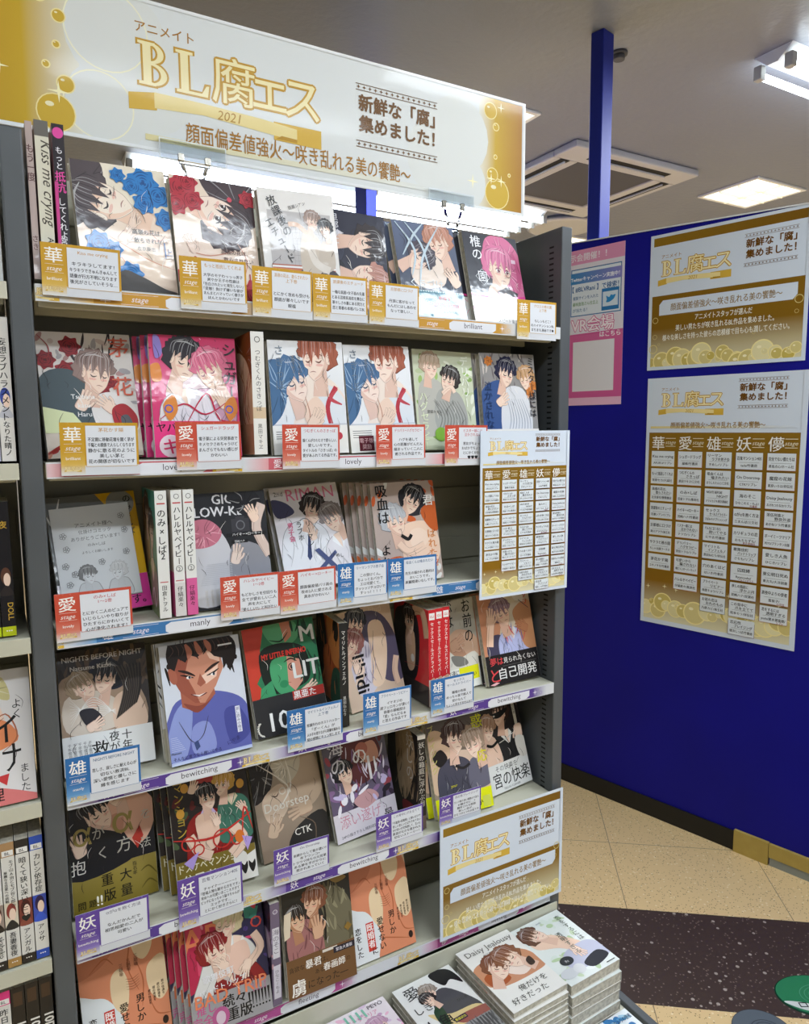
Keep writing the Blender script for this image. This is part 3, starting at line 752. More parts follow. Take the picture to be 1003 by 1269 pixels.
CARDS = [
 # kanji, title, lines, x0, x1, z0, z1, label
 ('華', 'Kiss me crying', ['キラキラしてます！', 'キラキラできゅんきゅんして', '語彙が行方不明になります', '後光がさしていそうな…'], .009, .1065, .241, .308, 'gold card titled Kiss me crying, leftmost on the top shelf'),
 ('華', 'もっと抵抗してくれよ', ['大学のモテわっっっ男子', '爽やか王子の性癖は', '「告白されたいと発生しない」', '「変態！負けず嫌いな彼が', 'まんまとハマっていく様子が', 'ほんとかわいいです'], .186, .283, .237, .310, 'gold card below the red-rose comic on the top shelf'),
 ('華', '高嶺の花は、散らされたい|上下巻', ['とにかく攻めも受けも', '顔面が華々しいです', '眼福'], .291, .387, .234, .307, 'gold card under the comic of a white-shirted pair on the top shelf'),
 ('華', '放課後のエチュード', ['一軸な高屋×女子高の先輩', 'とある芸術系高校を舞台に', '華々しさの裏にある努力と', '恋と青春の本格バレエBL'], .389, .484, .235, .3055, 'gold card fixed below the sideways embrace comic on the top shelf'),
 ('華', '旦那様に口づけ', ['丹頂に客がなって', 'もんだにはしあわせ', 'なって欲しい…'], .4865, .5805, .235, .303, 'gold card left of the teal-banded comic on the top shelf'),
 ('華', 'クロエの椎の園|上下巻', ['もしっもどこ！', 'のハイテンションBL', 'まちまち漫画です●'], .792, .8855, .228, .299, 'gold card at the right end of the top shelf beside the post'),
 ('華', '茅花かす陽', ['不定期に移動花壇を開く茅が', '千陽との関係で人らしくなります', '静かに散る花のように', '美しい茅と', '花の関係が切ないです'], .0185, .1185, .004, .0755, 'gold card on the second shelf below the red-flower comic'),
 ('愛', 'シュガードラッグ', ['電子薬による突発事故で', 'キメセクさめちゃうけど', 'まんざらでもない感じが', 'かわいい'], .171, .267, .006, .0765, 'red card in front of the pink comics on the second shelf'),
 ('愛', 'つむぎくんのさきっぽ', ['縮くんがひたむきで愛らしい、', '愛しいキです。', 'タイトルの「さきっぽ」の', '愛があふれてる作品です。'], .332, .4295, .003, .072, 'red card under the left of two blue-haired kiss comics'),
 ('愛', 'デリバリーハグセラピー', ['ハグを通して', '心の距離がだんだん', '縮まっていく二人に', '癒される作品です。'], .4975, .5935, .001, .071, 'red card between blue-haired kiss comic and green comic'),
 ('愛', 'ミスター様には|泣かされない', ['悪友がちょっち', 'おばかでちょっと', 'とにかくかわ…', '♥♥♥'], .633, .725, -.001, .0705, 'red card partly behind the small list sign on the second shelf'),
 ('愛', 'のみ×しば|1～2巻', ['とにかく二人のピュアで', 'いじらしいやり取りが', 'ひたすらにかわいくて', '心が浄化されます！'], .0005, .1, -.2255, -.1575, 'red card below the grey line-drawing sheet, leftmost on the third shelf'),
 ('愛', 'ハレルヤベイビー|1～2巻', ['もどかしさを空回りも', '全てが愛おしい二人', '声を大にして', '「愛らしい!!」と叫びたい'], .227, .321, -.2255, -.158, 'red card below the dark camera comic on the third shelf'),
 ('愛', 'ハイキー×ローキー', ['顔面偏差値バリ高の', '攻め2人に愛される', '真永がかわいい'], .3225, .4195, -.229, -.1595, 'red card left of two blue cards on the third shelf'),
 ('雄', 'リーマンラブホ男子会', ['この受けくん。', 'ちょっとおバカで', 'エロ可愛くて、', 'クッッッソチョロいで', 'すっっ！！！！'], .4225, .5155, -.228, -.157, 'blue card right beside a red card on the third shelf'),
 ('雄', '吸血くんは噛まれたい', ['先生の描かれる筋肉は', 'おいこうです。', '美麗間違いなしです。'], .518, .6165, -.227, -.158, 'blue card below the orange and black comic, next to the empty shelf space'),
 ('雄', 'NIGHTS BEFORE NIGHT', ['悲しさ、寂しさに耐える心が', '切ない救済BL', '深い愛情と優しさに', '縁を感じます'], .0005, .1, -.462, -.392, 'blue card on the black-winged comic, fourth shelf at left'),
 ('雄', 'マイリトルインフェルノ|上下巻', ['常識外れのホストハッカー', '「ぎーくん」が', '人の手を借りながら距離を縮める', '続の感情にキュン死します'], .329, .4275, -.461, -.39, 'blue card in front of the green and red comic'),
 ('雄', 'プライベート・リビドー', ['イケオジの', '超フェロモンが凄い！', '執着の積極度は', '「愛」なんだなぁ', 'と思える作品です'], .466, .5615, -.463, -.388, 'blue card in front of the comic of a crouching pair in dark coats'),
 ('雄', 'セックス|セールスドライバー', ['職場の色味', 'めっちゃ面で綺人で', '受けなんて', 'ちょっと見すぎませんか？'], .6045, .699, -.458, -.389, 'blue card under three red spines on the fourth shelf'),
 ('妖', 'αがαを抱く方法', ['なんだかんだで', '相思相愛の二人が', '可愛い'], .001, .102, -.6975, -.628, 'purple card below the black and gold banded comic at lower left'),
 ('妖', '百鬼マンション405', ['チャイナーーーーー！', '「登場人物も魅せる方をです」', '攻めへの可愛いまごころすぎて', 'ビッチになっちゃう駄々ちゃんが', 'エッチです…', 'とにかく好きさらに！'], .1455, .247, -.708, -.6235, 'purple card below the red and black crowd comic'),
 ('妖', 'On Doorstep', ['束縛からして重が濃い!!', '年下ワンコ×', 'トラウマ持ちの元営業', 'ある夢を手がかりに', '惹かれあっていく'], .299, .3975, -.685, -.6215, 'purple card below the beige On Doorstep comic'),
 ('妖', 'この背中に爪を立てて', ['「不器用×背徳感」に酔いだけで', '背しい恋しいとばりきれてない', 'かけ合いの空気感して、互いに', '素直がなかな惹かれた', '切ないストーリー！'], .4895, .5865, -.685, -.6185, 'purple card under the purple and white banded comic'),
 ('妖', '恋応性ブレイジング', ['ワンマ寄り添い情熱かす恋人', 'お騒がせに…？', '翻弄される関係', '新しい恋が…', 'ひとつひとつの火柱です'], .6215, .716, -.676, -.6175, 'purple card on the yellow banded comics above the landscape sign'),
]
for i, (kj, ti, ls, x0, x1, z0, z1, lb) in enumerate(CARDS):
    A = card_art(kj, ti, ls, i)
    o = sheet('shelf_card', A, .0975, lb, 'card', m='lamin', group='fair cards clipped to the shelf fronts')
    o.scale = ((x1-x0)/.0975, 1, (z1-z0)/(.0975*.765))
    o.location = (x0, -.0065+(i % 2)*.0012, z0)
    o.rotation_euler = (0, math.radians((-1)**i*.35), 0)

# ------------------------------------------------------------------ drawn figures for the covers (all generic)
SK, SKD, LN = 'f0d4c0', 'd9a78f', '4a3430'
def head(A, x, y, s, rot=0, flip=False, hair='2a2526', skin=SK, eye='shut', cut='short', line=None, tone=None, seed=1, blush=True):
    A.push(x, y, s, rot, flip)
    rnd = random.Random(seed); line = line or mix(hair, '1a0a08', .6); dk = tone or mix(skin, 'c07a60', .35); hl = mix(hair, 'fff', .28); ink = mix(hair, '000', .55); sk2 = mix(skin, '7a4030', .6)
    def tufts(a0, a1, n, r0, r1, rx, ry, cy):
        o = []
        for i in range(n+1):
            a = math.radians(a0+(a1-a0)*i/n); q = (r1 if i % 2 else r0)*rnd.uniform(.96, 1.05)
            o.append((rx*q*math.cos(a)-.03, cy+ry*q*math.sin(a)))
        return o
    if cut == 'long': A.P([(-.42, .35), (-.54, 0), (-.50, -.45), (-.46, -.9), (-.36, -.72), (-.28, -.92), (-.18, -.66), (-.06, -.75), (.1, -.2), (.3, .5), (-.1, .6)], hair)
    A.P([(-.22, -.2), (-.25, -.85), (.14, -.85), (.08, -.4)], dk); A.S([(-.22, -.3), (-.25, -.85)], .014, sk2); A.S([(.07, -.45), (.13, -.8)], .014, sk2)
    back = tufts(215, -5, 18, 1.0, 1.12, .47, .50, .10)
    A.P(back+[(.3, .0), (-.25, -.28)], ink); A.push(0, .005, .97); A.P(back+[(.3, .0), (-.25, -.26)], hair); A.pop()
    f = [(-.30, .2), (-.28, -.08), (-.18, -.30), (.02, -.47), (.11, -.475), (.25, -.31), (.30, -.16), (.33, -.02), (.32, .12), (.28, .34), (-.2, .36)]
    A.push(0, 0, 1.025); A.B(f, sk2); A.pop(); A.B(f, skin)
    A.B([(-.28, -.08), (-.17, -.30), (.03, -.46), (.09, -.46), (-.06, -.32), (-.17, -.12), (-.2, .1)], dk); A.P([(-.26, .2), (.3, .2), (.29, .06), (.2, .1), (.1, .02), (-.0, .1), (-.1, .04), (-.24, .1)], dk)
    A.E(-.28, -.02, .068, .115, sk2); A.E(-.28, -.02, .06, .105, skin); A.S([(-.27, .05), (-.31, -.01), (-.27, -.08)], .016, sk2)
    if blush:
        for bx, bw in ((.20, .08), (-.06, .09)):
            A.E(bx, -.14, bw, .03, mix(skin, 'e07a70', .4))
            for k in range(3): A.S([(bx-.05+k*.04, -.16), (bx-.03+k*.04, -.12)], .009, mix(skin, 'c04a40', .6))
    for ex, w in ((-.04, .12), (.215, .09)):
        if eye == 'shut':
            A.S([(ex-w*.65, -.025), (ex-w*.1, -.08), (ex+w*.65, -.05)], .032, line)
            for k in range(3): A.S([(ex-w*.4+k*w*.35, -.06), (ex-w*.5+k*w*.35, -.10)], .012, line)
            A.S([(ex-w*.7, .005), (ex-w*.2, .018), (ex+w*.4, -.005)], .010, sk2)
        else:
            A.E(ex, -.04, w*.58, .048, 'fbf6f2'); A.E(ex+.012, -.038, w*.36, .05, mix(line, '704838', .4)); A.E(ex+.012, -.03, w*.18, .028, '151010'); A.E(ex+.03, -.015, .014, .014, 'fff')
            A.S([(ex-w*.75, -.03), (ex-w*.1, .02), (ex+w*.7, -.008)], .034, line); A.S([(ex-w*.4, -.09), (ex+w*.1, -.10), (ex+w*.5, -.085)], .012, line)
        A.S([(ex-w*.8, .07), (ex, .115), (ex+w*.75, .085)], .024, line)
    A.S([(.14, .02), (.195, -.15), (.14, -.185)], .014, sk2)
    A.S([(.03, -.30), (.10, -.285), (.18, -.305)], .02, mix(skin, '80201c', .75)); A.S([(.07, -.345), (.12, -.35)], .011, sk2)
    g = [(.34, .24), (.30, -.04), (.22, .20), (.13, -.10), (.06, .20), (-.06, -.02), (-.11, .24), (-.21, .02), (-.26, .2), (-.33, -.22), (-.37, .02), (-.42, -.12)]
    g = [(a+rnd.uniform(-.02, .02), b+rnd.uniform(-.04, .03)) for a, b in g]
    top = tufts(190, 8, 12, .98, 1.09, .46, .50, .11)
    A.P(top+g, hair)
    for a, b in zip(g[::2], g[1::2]): A.S([(a[0]*.8, a[1]+.12), b], .012, ink)
    for i in range(13):
        a = -.42+i*.066
        A.S([(-.06+.02*i, .56+rnd.uniform(-.03, .03)), (a*.95, .40), (a, .14+rnd.uniform(-.14, .08))], rnd.uniform(.010, .022), hl if i % 3 else ink)
    A.S([(-.25, .42), (-.05, .48), (.18, .44)], .035, mix(hair, 'fff', .4))
    A.pop()
def torso(A, x, y, s, rot=0, flip=False, cloth='445', collar='eee', skin=SK, seed=2, tie=None):
    A.push(x, y, s, rot, flip); dk = mix(cloth, '000', .35)
    bd = [(-.15, .2), (-.62, .02), (-.92, -.4), (-1.0, -1.2), (-.9, -2.4), (.8, -2.4), (.92, -1.1), (.85, -.35), (.58, .02), (.14, .2)]
    A.B([(a*1.02, b*1.01+.015) for a, b in bd], mix(cloth, '000', .65)); A.B(bd, cloth)
    rnd = random.Random(seed)
    for i in range(14):
        a, b = rnd.uniform(-.8, .7), rnd.uniform(-1.8, -.3); A.S([(a, b), (a+rnd.uniform(-.1, .1), b-.25), (a+rnd.uniform(-.25, .25), b-.5)], rnd.uniform(.012, .04), dk if i % 3 else mix(cloth, 'fff', .3))
    A.P([(-.17, .22), (.17, .22), (.06, -.42)], skin)
    A.P([(-.2, .24), (-.34, .02), (-.06, -.32), (.05, -.45), (-.1, -.1)], collar); A.P([(.19, .24), (.33, .02), (.16, -.3), (.06, -.45), (.12, -.05)], collar)
    if tie: A.P([(.02, -.38), (.1, -.38), (.16, -1.2), (.06, -1.35), (-.03, -1.2)], tie)
    for p in ([(-.62, -.35), (-.55, -.9), (-.68, -1.6)], [(.55, -.35), (.5, -.9), (.6, -1.5)], [(-.3, -.6), (-.2, -.9), (-.3, -1.3)], [(.3, -.7), (.22, -1.1), (.32, -1.4)]): A.S(p, .035, dk)
    A.pop()
def arm(A, pts, wd, col, dk=None):
    A.S(pts, wd*1.08, mix(col, '421', .6), False); A.S(pts, wd, col, False); A.S([(a-wd*.32, b-wd*.25) for a, b in pts], wd*.10, dk or mix(col, '632', .4))
def hand(A, x, y, s, rot=0, flip=False, skin=SK):
    A.push(x, y, s, rot, flip); dk = mix(skin, 'a05540', .5)
    ol = mix(skin, '6a3020', .6)
    A.B([(-.33, -.5), (-.37, 0), (-.29, .3), (.29, .34), (.36, 0), (.27, -.5)], ol); A.B([(-.3, -.5), (-.34, 0), (-.26, .3), (.26, .32), (.33, 0), (.24, -.5)], skin)
    for i, (l, a) in enumerate(((.50, -.10), (.62, -.03), (.58, .05), (.42, .15))):
        bx = -.22+i*.15; A.S([(bx, .2), (bx+a*.6, .25+l*.5), (bx+a, .27+l)], .155, ol, False); A.S([(bx, .2), (bx+a*.6, .25+l*.5), (bx+a, .25+l)], .125, skin, False); A.S([(bx+.07, .26), (bx+.07+a*.7, .25+l*.6)], .016, dk, True, False)
    A.S([(.25, -.2), (.46, .05), (.525, .32)], .16, ol, False); A.S([(.25, -.2), (.46, .05), (.52, .3)], .13, skin, False); A.S([(-.3, -.45), (-.35, 0), (-.27, .3)], .018, dk)
    A.pop()
def rose(A, x, y, r, c, c2, seed=0):
    rnd = random.Random(seed)
    A.B([(x+r*(1+.13*(-1)**i)*math.cos(i*math.pi/7), y+r*(1+.13*(-1)**i)*math.sin(i*math.pi/7)) for i in range(14)], c)
    for k, q in enumerate((.78, .56, .36, .18)):
        a0 = rnd.uniform(0, 6)
        for j in range(3):
            a = a0+j*2.1
            A.S([(x+r*q*math.cos(a+t), y+r*q*math.sin(a+t)) for t in (0, .5, 1.0, 1.5)], r*.09, c2)
    A.E(x, y, r*.13, r*.13, c2)
def petals(A, n, c, seed, r=.03, box=(0, 0, 1, 1.42)):
    rnd = random.Random(seed)
    for i in range(n):
        x, y = rnd.uniform(box[0], box[2]), rnd.uniform(box[1], box[3]); a = rnd.uniform(0, 180)
        A.E(x, y, r*rnd.uniform(.5, 1.2), r*rnd.uniform(.25, .6), rnd.choice(c) if isinstance(c, list) else c, a, 10)
def hatch(A, x0, y0, x1, y1, n, c, seed, wd=.008):
    rnd = random.Random(seed)
    for i in range(n):
        x, y = rnd.uniform(x0, x1), rnd.uniform(y0, y1); a = rnd.uniform(-1, 1)
        A.S([(x, y), (x+.06*a, y+.08), (x+.1*a, y+.18)], wd*rnd.uniform(.6, 1.6), rnd.choice(c) if isinstance(c, list) else c)
def hairmass(A, pts, c, n, seed, hl=None):
    """a big mop of hair with strands from its middle"""
    A.B(pts, c); rnd = random.Random(seed); cx = sum(p[0] for p in pts)/len(pts); cy = sum(p[1] for p in pts)/len(pts)
    for i in range(n):
        p = smooth(pts, 4)[int(rnd.random()*len(pts)*4)]; t = rnd.uniform(.1, .4)
        A.S([(cx+(p[0]-cx)*t, cy+(p[1]-cy)*t), ((cx+p[0])/2+rnd.uniform(-.03, .03), (cy+p[1])/2+rnd.uniform(-.03, .03)), (p[0], p[1])], .012, (hl or mix(c, 'fff', .25)) if i % 3 else mix(c, '000', .4))

# ------------------------------------------------------------------ the covers
def c_blue_rose():
    A = Art(bg='eadfca')
    A.B([(.0, .95), (.5, .95), (.9, .6), (1.1, .35), (1.1, -.1), (.5, .1), (.15, .4), (-.1, .6)], 'efdac6'); A.B([(.55, .9), (.8, .95), (1.05, .7), (1.05, .4), (.8, .5)], 'ecd3be')
    for p in ([(.3, .62), (.5, .5), (.75, .36), (1, .28)], [(.62, .95), (.72, .75), (.9, .55)], [(.2, .5), (.4, .4), (.5, .25)], [(.75, .62), (.85, .6), (.95, .66)]): A.S(p, .012, 'd99c80')
    hairmass(A, [(-.1, 1.5), (.28, 1.45), (.32, 1.2), (.2, .95), (.12, .78), (-.1, .72)], '544a4d', 16, 3)
    head(A, .30, .98, .62, 72, False, '544a4d', 'f5e6d4', seed=3, tone='ecc9b0')
    for p in ([(.08, .86), (.18, .78), (.26, .80)], [(.05, .78), (.12, .68), (.22, .70)]): A.S(p, .024, '4a4144')
    hand(A, .50, .62, .17, -38, skin='f0d6c2'); hand(A, .60, .80, .13, -20, skin='f0d6c2')
    for x, y, r in ((.75, 1.25, .16), (.90, 1.12, .13), (.62, 1.20, .10), (.74, 1.02, .12), (.96, .85, .12), (.20, .52, .13), (.34, .46, .10), (.50, .20, .13), (.48, 1.30, .08)): rose(A, x, y, r, '2f7cc0', '1c4f8c', int(x*99))
    A.B([(.4, .22), (.6, .18), (.85, .05), (1.0, .0), (1, -.1), (.2, -.1)], '53504f')
    A.T('高嶺の花は、', .73, .66, .062, '333', 'c', .01); A.T('散らされたい', .76, .565, .062, '333', 'c', .01); A.T('左京亜也', .70, .475, .05, '333')
    A.R(.90, .40, .915, .58, '2c5c98'); A.R(.88, .40, 1, .405, '888'); A.T('上', .945, .44, .09, '2c5c98')
    return dict(A=A, edge='d8d2c0')
def c_red_rose():
    A = Art(bg='e9d6c2')
    A.B([(0, .8), (.4, .75), (.9, .8), (1.1, .5), (.9, .0), (.3, .1), (-.1, .4)], 'f0dac8')
    hairmass(A, [(.35, 1.5), (1.05, 1.5), (1.05, 1.0), (.85, .9), (.6, 1.05)], '453538', 16, 5)
    head(A, .56, .98, .66, -118, True, '453538', 'f4dfce', 'open', seed=5, tone='ecc4ac')
    for p in ([(.15, .55), (.4, .52), (.7, .6)], [(.3, .42), (.5, .32), (.8, .38)], [(.75, .7), (.85, .5), (.8, .3)]): A.S(p, .014, 'd59a82')
    hand(A, .20, .62, .16, 30, skin='f0d6c4'); A.E(.70, 1.22, .03, .03, 'd34a5c')
    for x, y, r in ((.12, 1.28, .15), (.25, 1.15, .12), (.06, 1.08, .12), (.20, 1.36, .12), (.92, 1.25, .10), (.25, .33, .15), (.1, .25, .12), (.36, .22, .11), (.9, .1, .16)): rose(A, x, y, r, 'b52a38', '7a1420', int(x*77))
    A.T('高嶺の花は、', .70, .56, .062, '5a3a34', 'c', .01); A.T('散らされたい', .74, .47, .062, '5a3a34', 'c', .01); A.T('左京亜也', .70, .385, .05, '5a3a34')
    A.T('下', .945, .28, .12, 'b03844'); A.R(.86, .18, .875, .34, 'b03844')
    return dict(A=A, edge='b49a7c')
def c_etude():
    A = Art(bg='e6e2dd'); A.R(.10, .42, .94, 1.16, 'bdb8b6'); A.R(.10, .05, .94, .50, 'b5654c')
    for i in range(8): A.S([(.1, .1+i*.05), (.5, .02+i*.06)], .012, 'd58a68', False, False)
    for i in range(9): A.R(.4+i*.05, .5, .403+i*.05, 1.0, '98908e')
    for i in range(7): A.R(.4, .55+i*.07, .85, .553+i*.07, '98908e')
    A.R(.10, .46, .94, .485, 'efe9e4')
    A.B([(.45, .42), (.70, .48), (.98, .40), (.98, -.05), (.85, -.05), (.70, .14), (.50, .0), (.3, .05)], '4b474c'); A.B([(.45, .4), (.6, .42), (.62, .2), (.42, .02), (.3, .06)], '5a565c')
    A.B([(.60, .95), (.75, .85), (.80, .6), (.72, .40), (.52, .38), (.48, .6), (.52, .85)], 'cdbfae'); A.S([(.6, .9), (.48, 1.0), (.36, 1.0)], .06, 'e0bda4', False)
    A.B([(.80, .82), (.93, .75), (.94, .5), (.76, .42), (.72, .6)], 'c6b8a8'); A.S([(.62, .8), (.68, .55), (.86, .45)], .10, 'e0d6ca', False); A.S([(.6, .75), (.7, .6)], .012, '8a7b70')
    head(A, .69, 1.06, .24, -10, False, 'a58c80', seed=4); head(A, .85, .98, .22, 8, True, '2e2a2a', seed=5)
    A.V('放課後の', .17, 1.33, .13, '222', .004, rot=25); A.V('エチュード', .12, 1.05, .12, '222', .004, rot=30)
    A.T('百瀬シアン', .50, 1.22, .05, '444', rot=20)
    return dict(A=A, edge='c3bca6')
def c_sideways():
    A = Art(bg='2d2d3c'); A.B([(-.1, .55), (.4, .55), (.9, .3), (1.1, .1), (1.1, -.1), (-.1, -.1)], 'b98f7c')
    torso(A, .25, 1.0, .40, -80, False, '343648', 'd8d3d8', seed=3); torso(A, .28, .42, .36, -95, True, '22232e', 'c8c4cc', seed=4)
    head(A, .66, .98, .56, -84, False, '33292a', seed=8); head(A, .68, .50, .54, -96, True, 'c08a7a', seed=6)
    A.V('旦那様に', .20, 1.36, .11, 'e6e6ee', .01); A.V('口づけ', .12, .95, .08, 'c0405a', .01)
    return dict(A=A, edge='bfb390')
def c_teal_band():
    A = Art(bg='3c4658'); A.G(0, .4, 1, 1.42, '2c3448', '66708a')
    torso(A, .55, .75, .45, 8, False, '2c3448', 'e8e4e4'); A.B([(.2, .7), (.5, 1.0), (.75, .8), (.7, .5), (.3, .45)], 'e7d5c6')
    head(A, .72, 1.15, .52, 12, True, 'c48a72', seed=9); head(A, .36, .88, .46, -60, False, '4d4550', seed=10); hand(A, .88, .60, .22, 35)
    for p in ([(.05, 1.4), (.3, 1.0), (.2, .6)], [(.2, 1.42), (.42, 1.1), (.5, .7)], [(.5, 1.42), (.3, 1.2), (.1, .9)], [(.3, .45), (.42, .9), (.75, 1.4)]): A.S(p, .035, 'c2d2dc')
    A.T('くちづけ', .42, .45, .14, 'dfe6ec', 'c', .01)
    O = Art(1, .40, '2f7284'); A2 = O
    for i in range(26): O.P([(i*.04, .40), (i*.04+.02, .375), (i*.04+.04, .40)], 'dce8ea')
    for i in range(10): O.O(.15+i*.045, .28+.06*math.sin(i*.8), .022, .006, 'bcd5d8')
    O.T('約束する。', .72, .27, .07, 'd86a62', 'c', .015); O.T('晴だけはお前は', .68, .17, .062, 'd86a62', 'c', .015); O.T('笑顔がいい…', .68, .08, .058, 'e8eff0', 'c', .01); O.T('椎アキラ', .22, .30, .06, 'e8eff0')
    return dict(A=A, obi=O, edge='bdb391')
def c_pink_hair():
    A = Art(bg='2e2f38')
    hairmass(A, [(.42, 1.36), (.75, 1.42), (1.0, 1.15), (1.02, .5), (.85, .35), (.72, .6), (.42, .72), (.32, 1.0)], 'd56f97', 26, 8, 'f0a8c2')
    A.B([(.34, .55), (.5, .6), (.66, .5), (.9, .35), (.95, .1), (.3, .1)], SK)
    head(A, .60, .88, .62, -8, False, 'd8749c', eye='open', seed=12, line='8a2a52')
    A.S([(.38, .72), (.3, 1.0), (.42, 1.3)], .06, 'd56f97'); A.S([(.88, 1.2), (.95, .8), (.85, .45)], .09, 'c85c88')
    A.S([(.5, .48), (.66, .54), (.86, .48)], .07, '2a2028', False); A.S([(0, .44), (.4, .40), (1, .46)], .03, 'e03a90', False); A.S([(.5, .5), (.6, .36), (.55, .2)], .02, 'e03a90')
    A.O(.74, .80, .045, .008, '3a1c28'); A.S([(.66, .74), (.82, .76)], .008, '3a1c28'); A.R(.84, 1.0, .92, 1.06, 'e8c8d8')
    A.V('椎の', .22, 1.38, .20, 'f2f2f6', .008); A.V('園', .26, .82, .18, 'f2f2f6', .008); A.O(.26, .72, .13, .008, 'f2f2f6', 4)
    O = Art(1, .40, 'e9e4de'); O.T('クールなヤンキー×おっとり', .5, .33, .045, 'c84a7a', fit=.8); O.T('期間限定ふたり', .52, .19, .12, '1c1c1c', 'c', .012, fit=.84)
    O.R(.38, .11, 1, .165, '3a2c34'); O.T('特典小冊子付きスペシャル', .69, .12, .04, 'e8e0e0', fit=.58); O.T('スピード重版', .6, .03, .06, '222', 'c', .012)
    O.S([(0, .38), (.12, .28), (0, .1)], .008, 'd23a78'); O.P([(0, .25), (.04, .22), (0, .18)], 'd23a78')
    return dict(A=A, obi=O, edge='b6ab86')
def c_red_flowers():
    A = Art(bg='dcd5d0')
    petals(A, 40, ['c9b7b2', 'b08a88', 'a8a3a6'], 3, .06)
    hatch(A, .3, 1.05, .8, 1.35, 10, '3a2f30', 4, .02)
    for x, y, r in ((.34, 1.26, .11), (.28, .98, .11), (.52, .82, .10), (.62, .70, .12), (.72, .86, .08), (.08, 1.1, .1)): rose(A, x, y, r, '8e1c24', '4f0d12', int(x*91))
    A.B([(.0, .9), (.3, 1.0), (.52, .8), (.55, .5), (.5, .3), (-.1, .35)], '47545a'); A.B([(.5, .62), (.72, .74), (.95, .6), (.98, .3), (.6, .25)], 'e2dcd8')
    head(A, .58, .95, .46, -8, False, '8f7770', seed=14); hand(A, .68, .58, .18, 50); hand(A, .42, .62, .18, -30)
    A.B([(.72, .55), (.86, .60), (.98, .45), (.95, .28), (.8, .25), (.72, .38)], 'a8242c'); A.B([(.80, .45), (.88, .47), (.92, .36), (.82, .34)], '5a5a60')
    A.P([(-.1, .6), (.3, .5), (.45, .28), (-.1, .28)], 'd9dfae')
    A.V('茅花', .86, 1.38, .24, 'd06048', .008, 1.9); A.S([(.02, 1.38), (.12, 1.25), (.10, 1.12), (.0, 1.15)], .012, 'a02a2a')
    for i, s in enumerate(('Tsubana', 'kasu', 'Haru')): A.T(s, .42, .66-i*.10, .075, 'f0efec', 'c', .004)
    O = Art(1, .37, 'd5c7b8'); petals(O, 20, ['a83a38', 'c9866c', 'b7c0b0'], 8, .05, (0, 0, 1, .3)); O.S([(0, .05), (.2, .15), (.45, .2)], .05, '9a2a22'); O.T('花と暮らす', .7, .15, .09, '5a3a34')
    return dict(A=A, obi=O, edge='c9b9a6')
def c_pink_drug():
    A = Art(bg='d83c74'); A.G(0, .7, 1, 1.42, 'e66a96', 'c8245c')
    petals(A, 40, ['5a1c3c', 'f0a0bc', '8a1c4c'], 6, .02, (0, .7, 1, 1.42))
    A.B([(.2, .9), (.5, 1.0), (.8, .9), (.9, .6), (.6, .4), (.2, .45)], 'e8d3d8'); torso(A, .72, .72, .34, -20, True, 'c99ab0', 'f0e6ee'); torso(A, .35, .72, .34, 15, False, 'e6e0e6', 'fff')
    head(A, .38, 1.12, .48, -15, False, '231a22', seed=16); head(A, .68, 1.02, .46, 20, True, 'd86a8a', seed=17); hand(A, .80, .66, .16, 30)
    A.V('シュガー', .92, 1.36, .17, '1c1418', .02)
    A.S([(.08, .44), (.35, .62), (.6, .5), (.9, .68)], .02, 'c02048'); A.S([(.35, .35), (.62, .75), (.75, .45), (.95, .42)], .02, 'c02048')
    for x in (.12, .82): A.B([(x, .6), (x+.12, .72), (x+.16, .55), (x+.06, .42)], 'e08a3c'); A.O(x+.06, .56, .05, .016, '5a5ab8')
    A.B([(.05, 1.4), (.12, 1.38), (.14, 1.2), (.06, 1.15)], '8a78c0'); A.B([(.0, 1.05), (.1, 1.08), (.12, .9), (.02, .88)], 'e08a3c')
    O = Art(1, .42, 'e83a82'); O.T('ヤバい', .20, .30, .12, '1c1018', 'c', .02); O.T('副作用は恋…', .7, .30, .09, 'f8e6ee', 'c', .01)
    O.E(.18, .13, .13, .13, 'f2e0e8'); O.T('キ', .18, .05, .2, 'e03a6c', 'c', .02); O.T('めちゃう', .62, .07, .16, 'fff', 'c', .02)
    return dict(A=A, obi=O, edge='5a3038', spine='c8306a')
def c_brown_side(title, author, col='a8683c', c2='e8c49a', sp='e8e6e0'):
    A = Art(bg=c2); hairmass(A, [(.4, 1.45), (1.05, 1.4), (1.05, .9), (.8, .95), (.55, 1.1)], '8a4a20', 14, 3)
    A.B([(.4, 1.2), (.8, 1.1), (.95, .8), (.8, .4), (.5, .3), (.3, .6)], 'ecc8a8'); A.S([(.5, 1.0), (.7, .8), (.6, .5), (.8, .2)], .03, 'b05a30'); A.S([(.9, .95), (.7, .6), (.85, .35)], .03, 'c04a3c')
    hatch(A, .4, .1, 1, 1, 16, [col, 'c98a5c'], 2, .02); A.R(0, 0, 1, .36, 'c89a74')
    S = Art(.16, 1.42, sp); S.R(0, .42, .16, .55, 'd8c0a0'); S.V(title, .08, 1.22, .072, '444'); S.V(author, .08, .36, .06, '555'); S.O(.08, 1.33, .035, .008, '444')
    return dict(A=A, S=S, edge='d0c6b0')
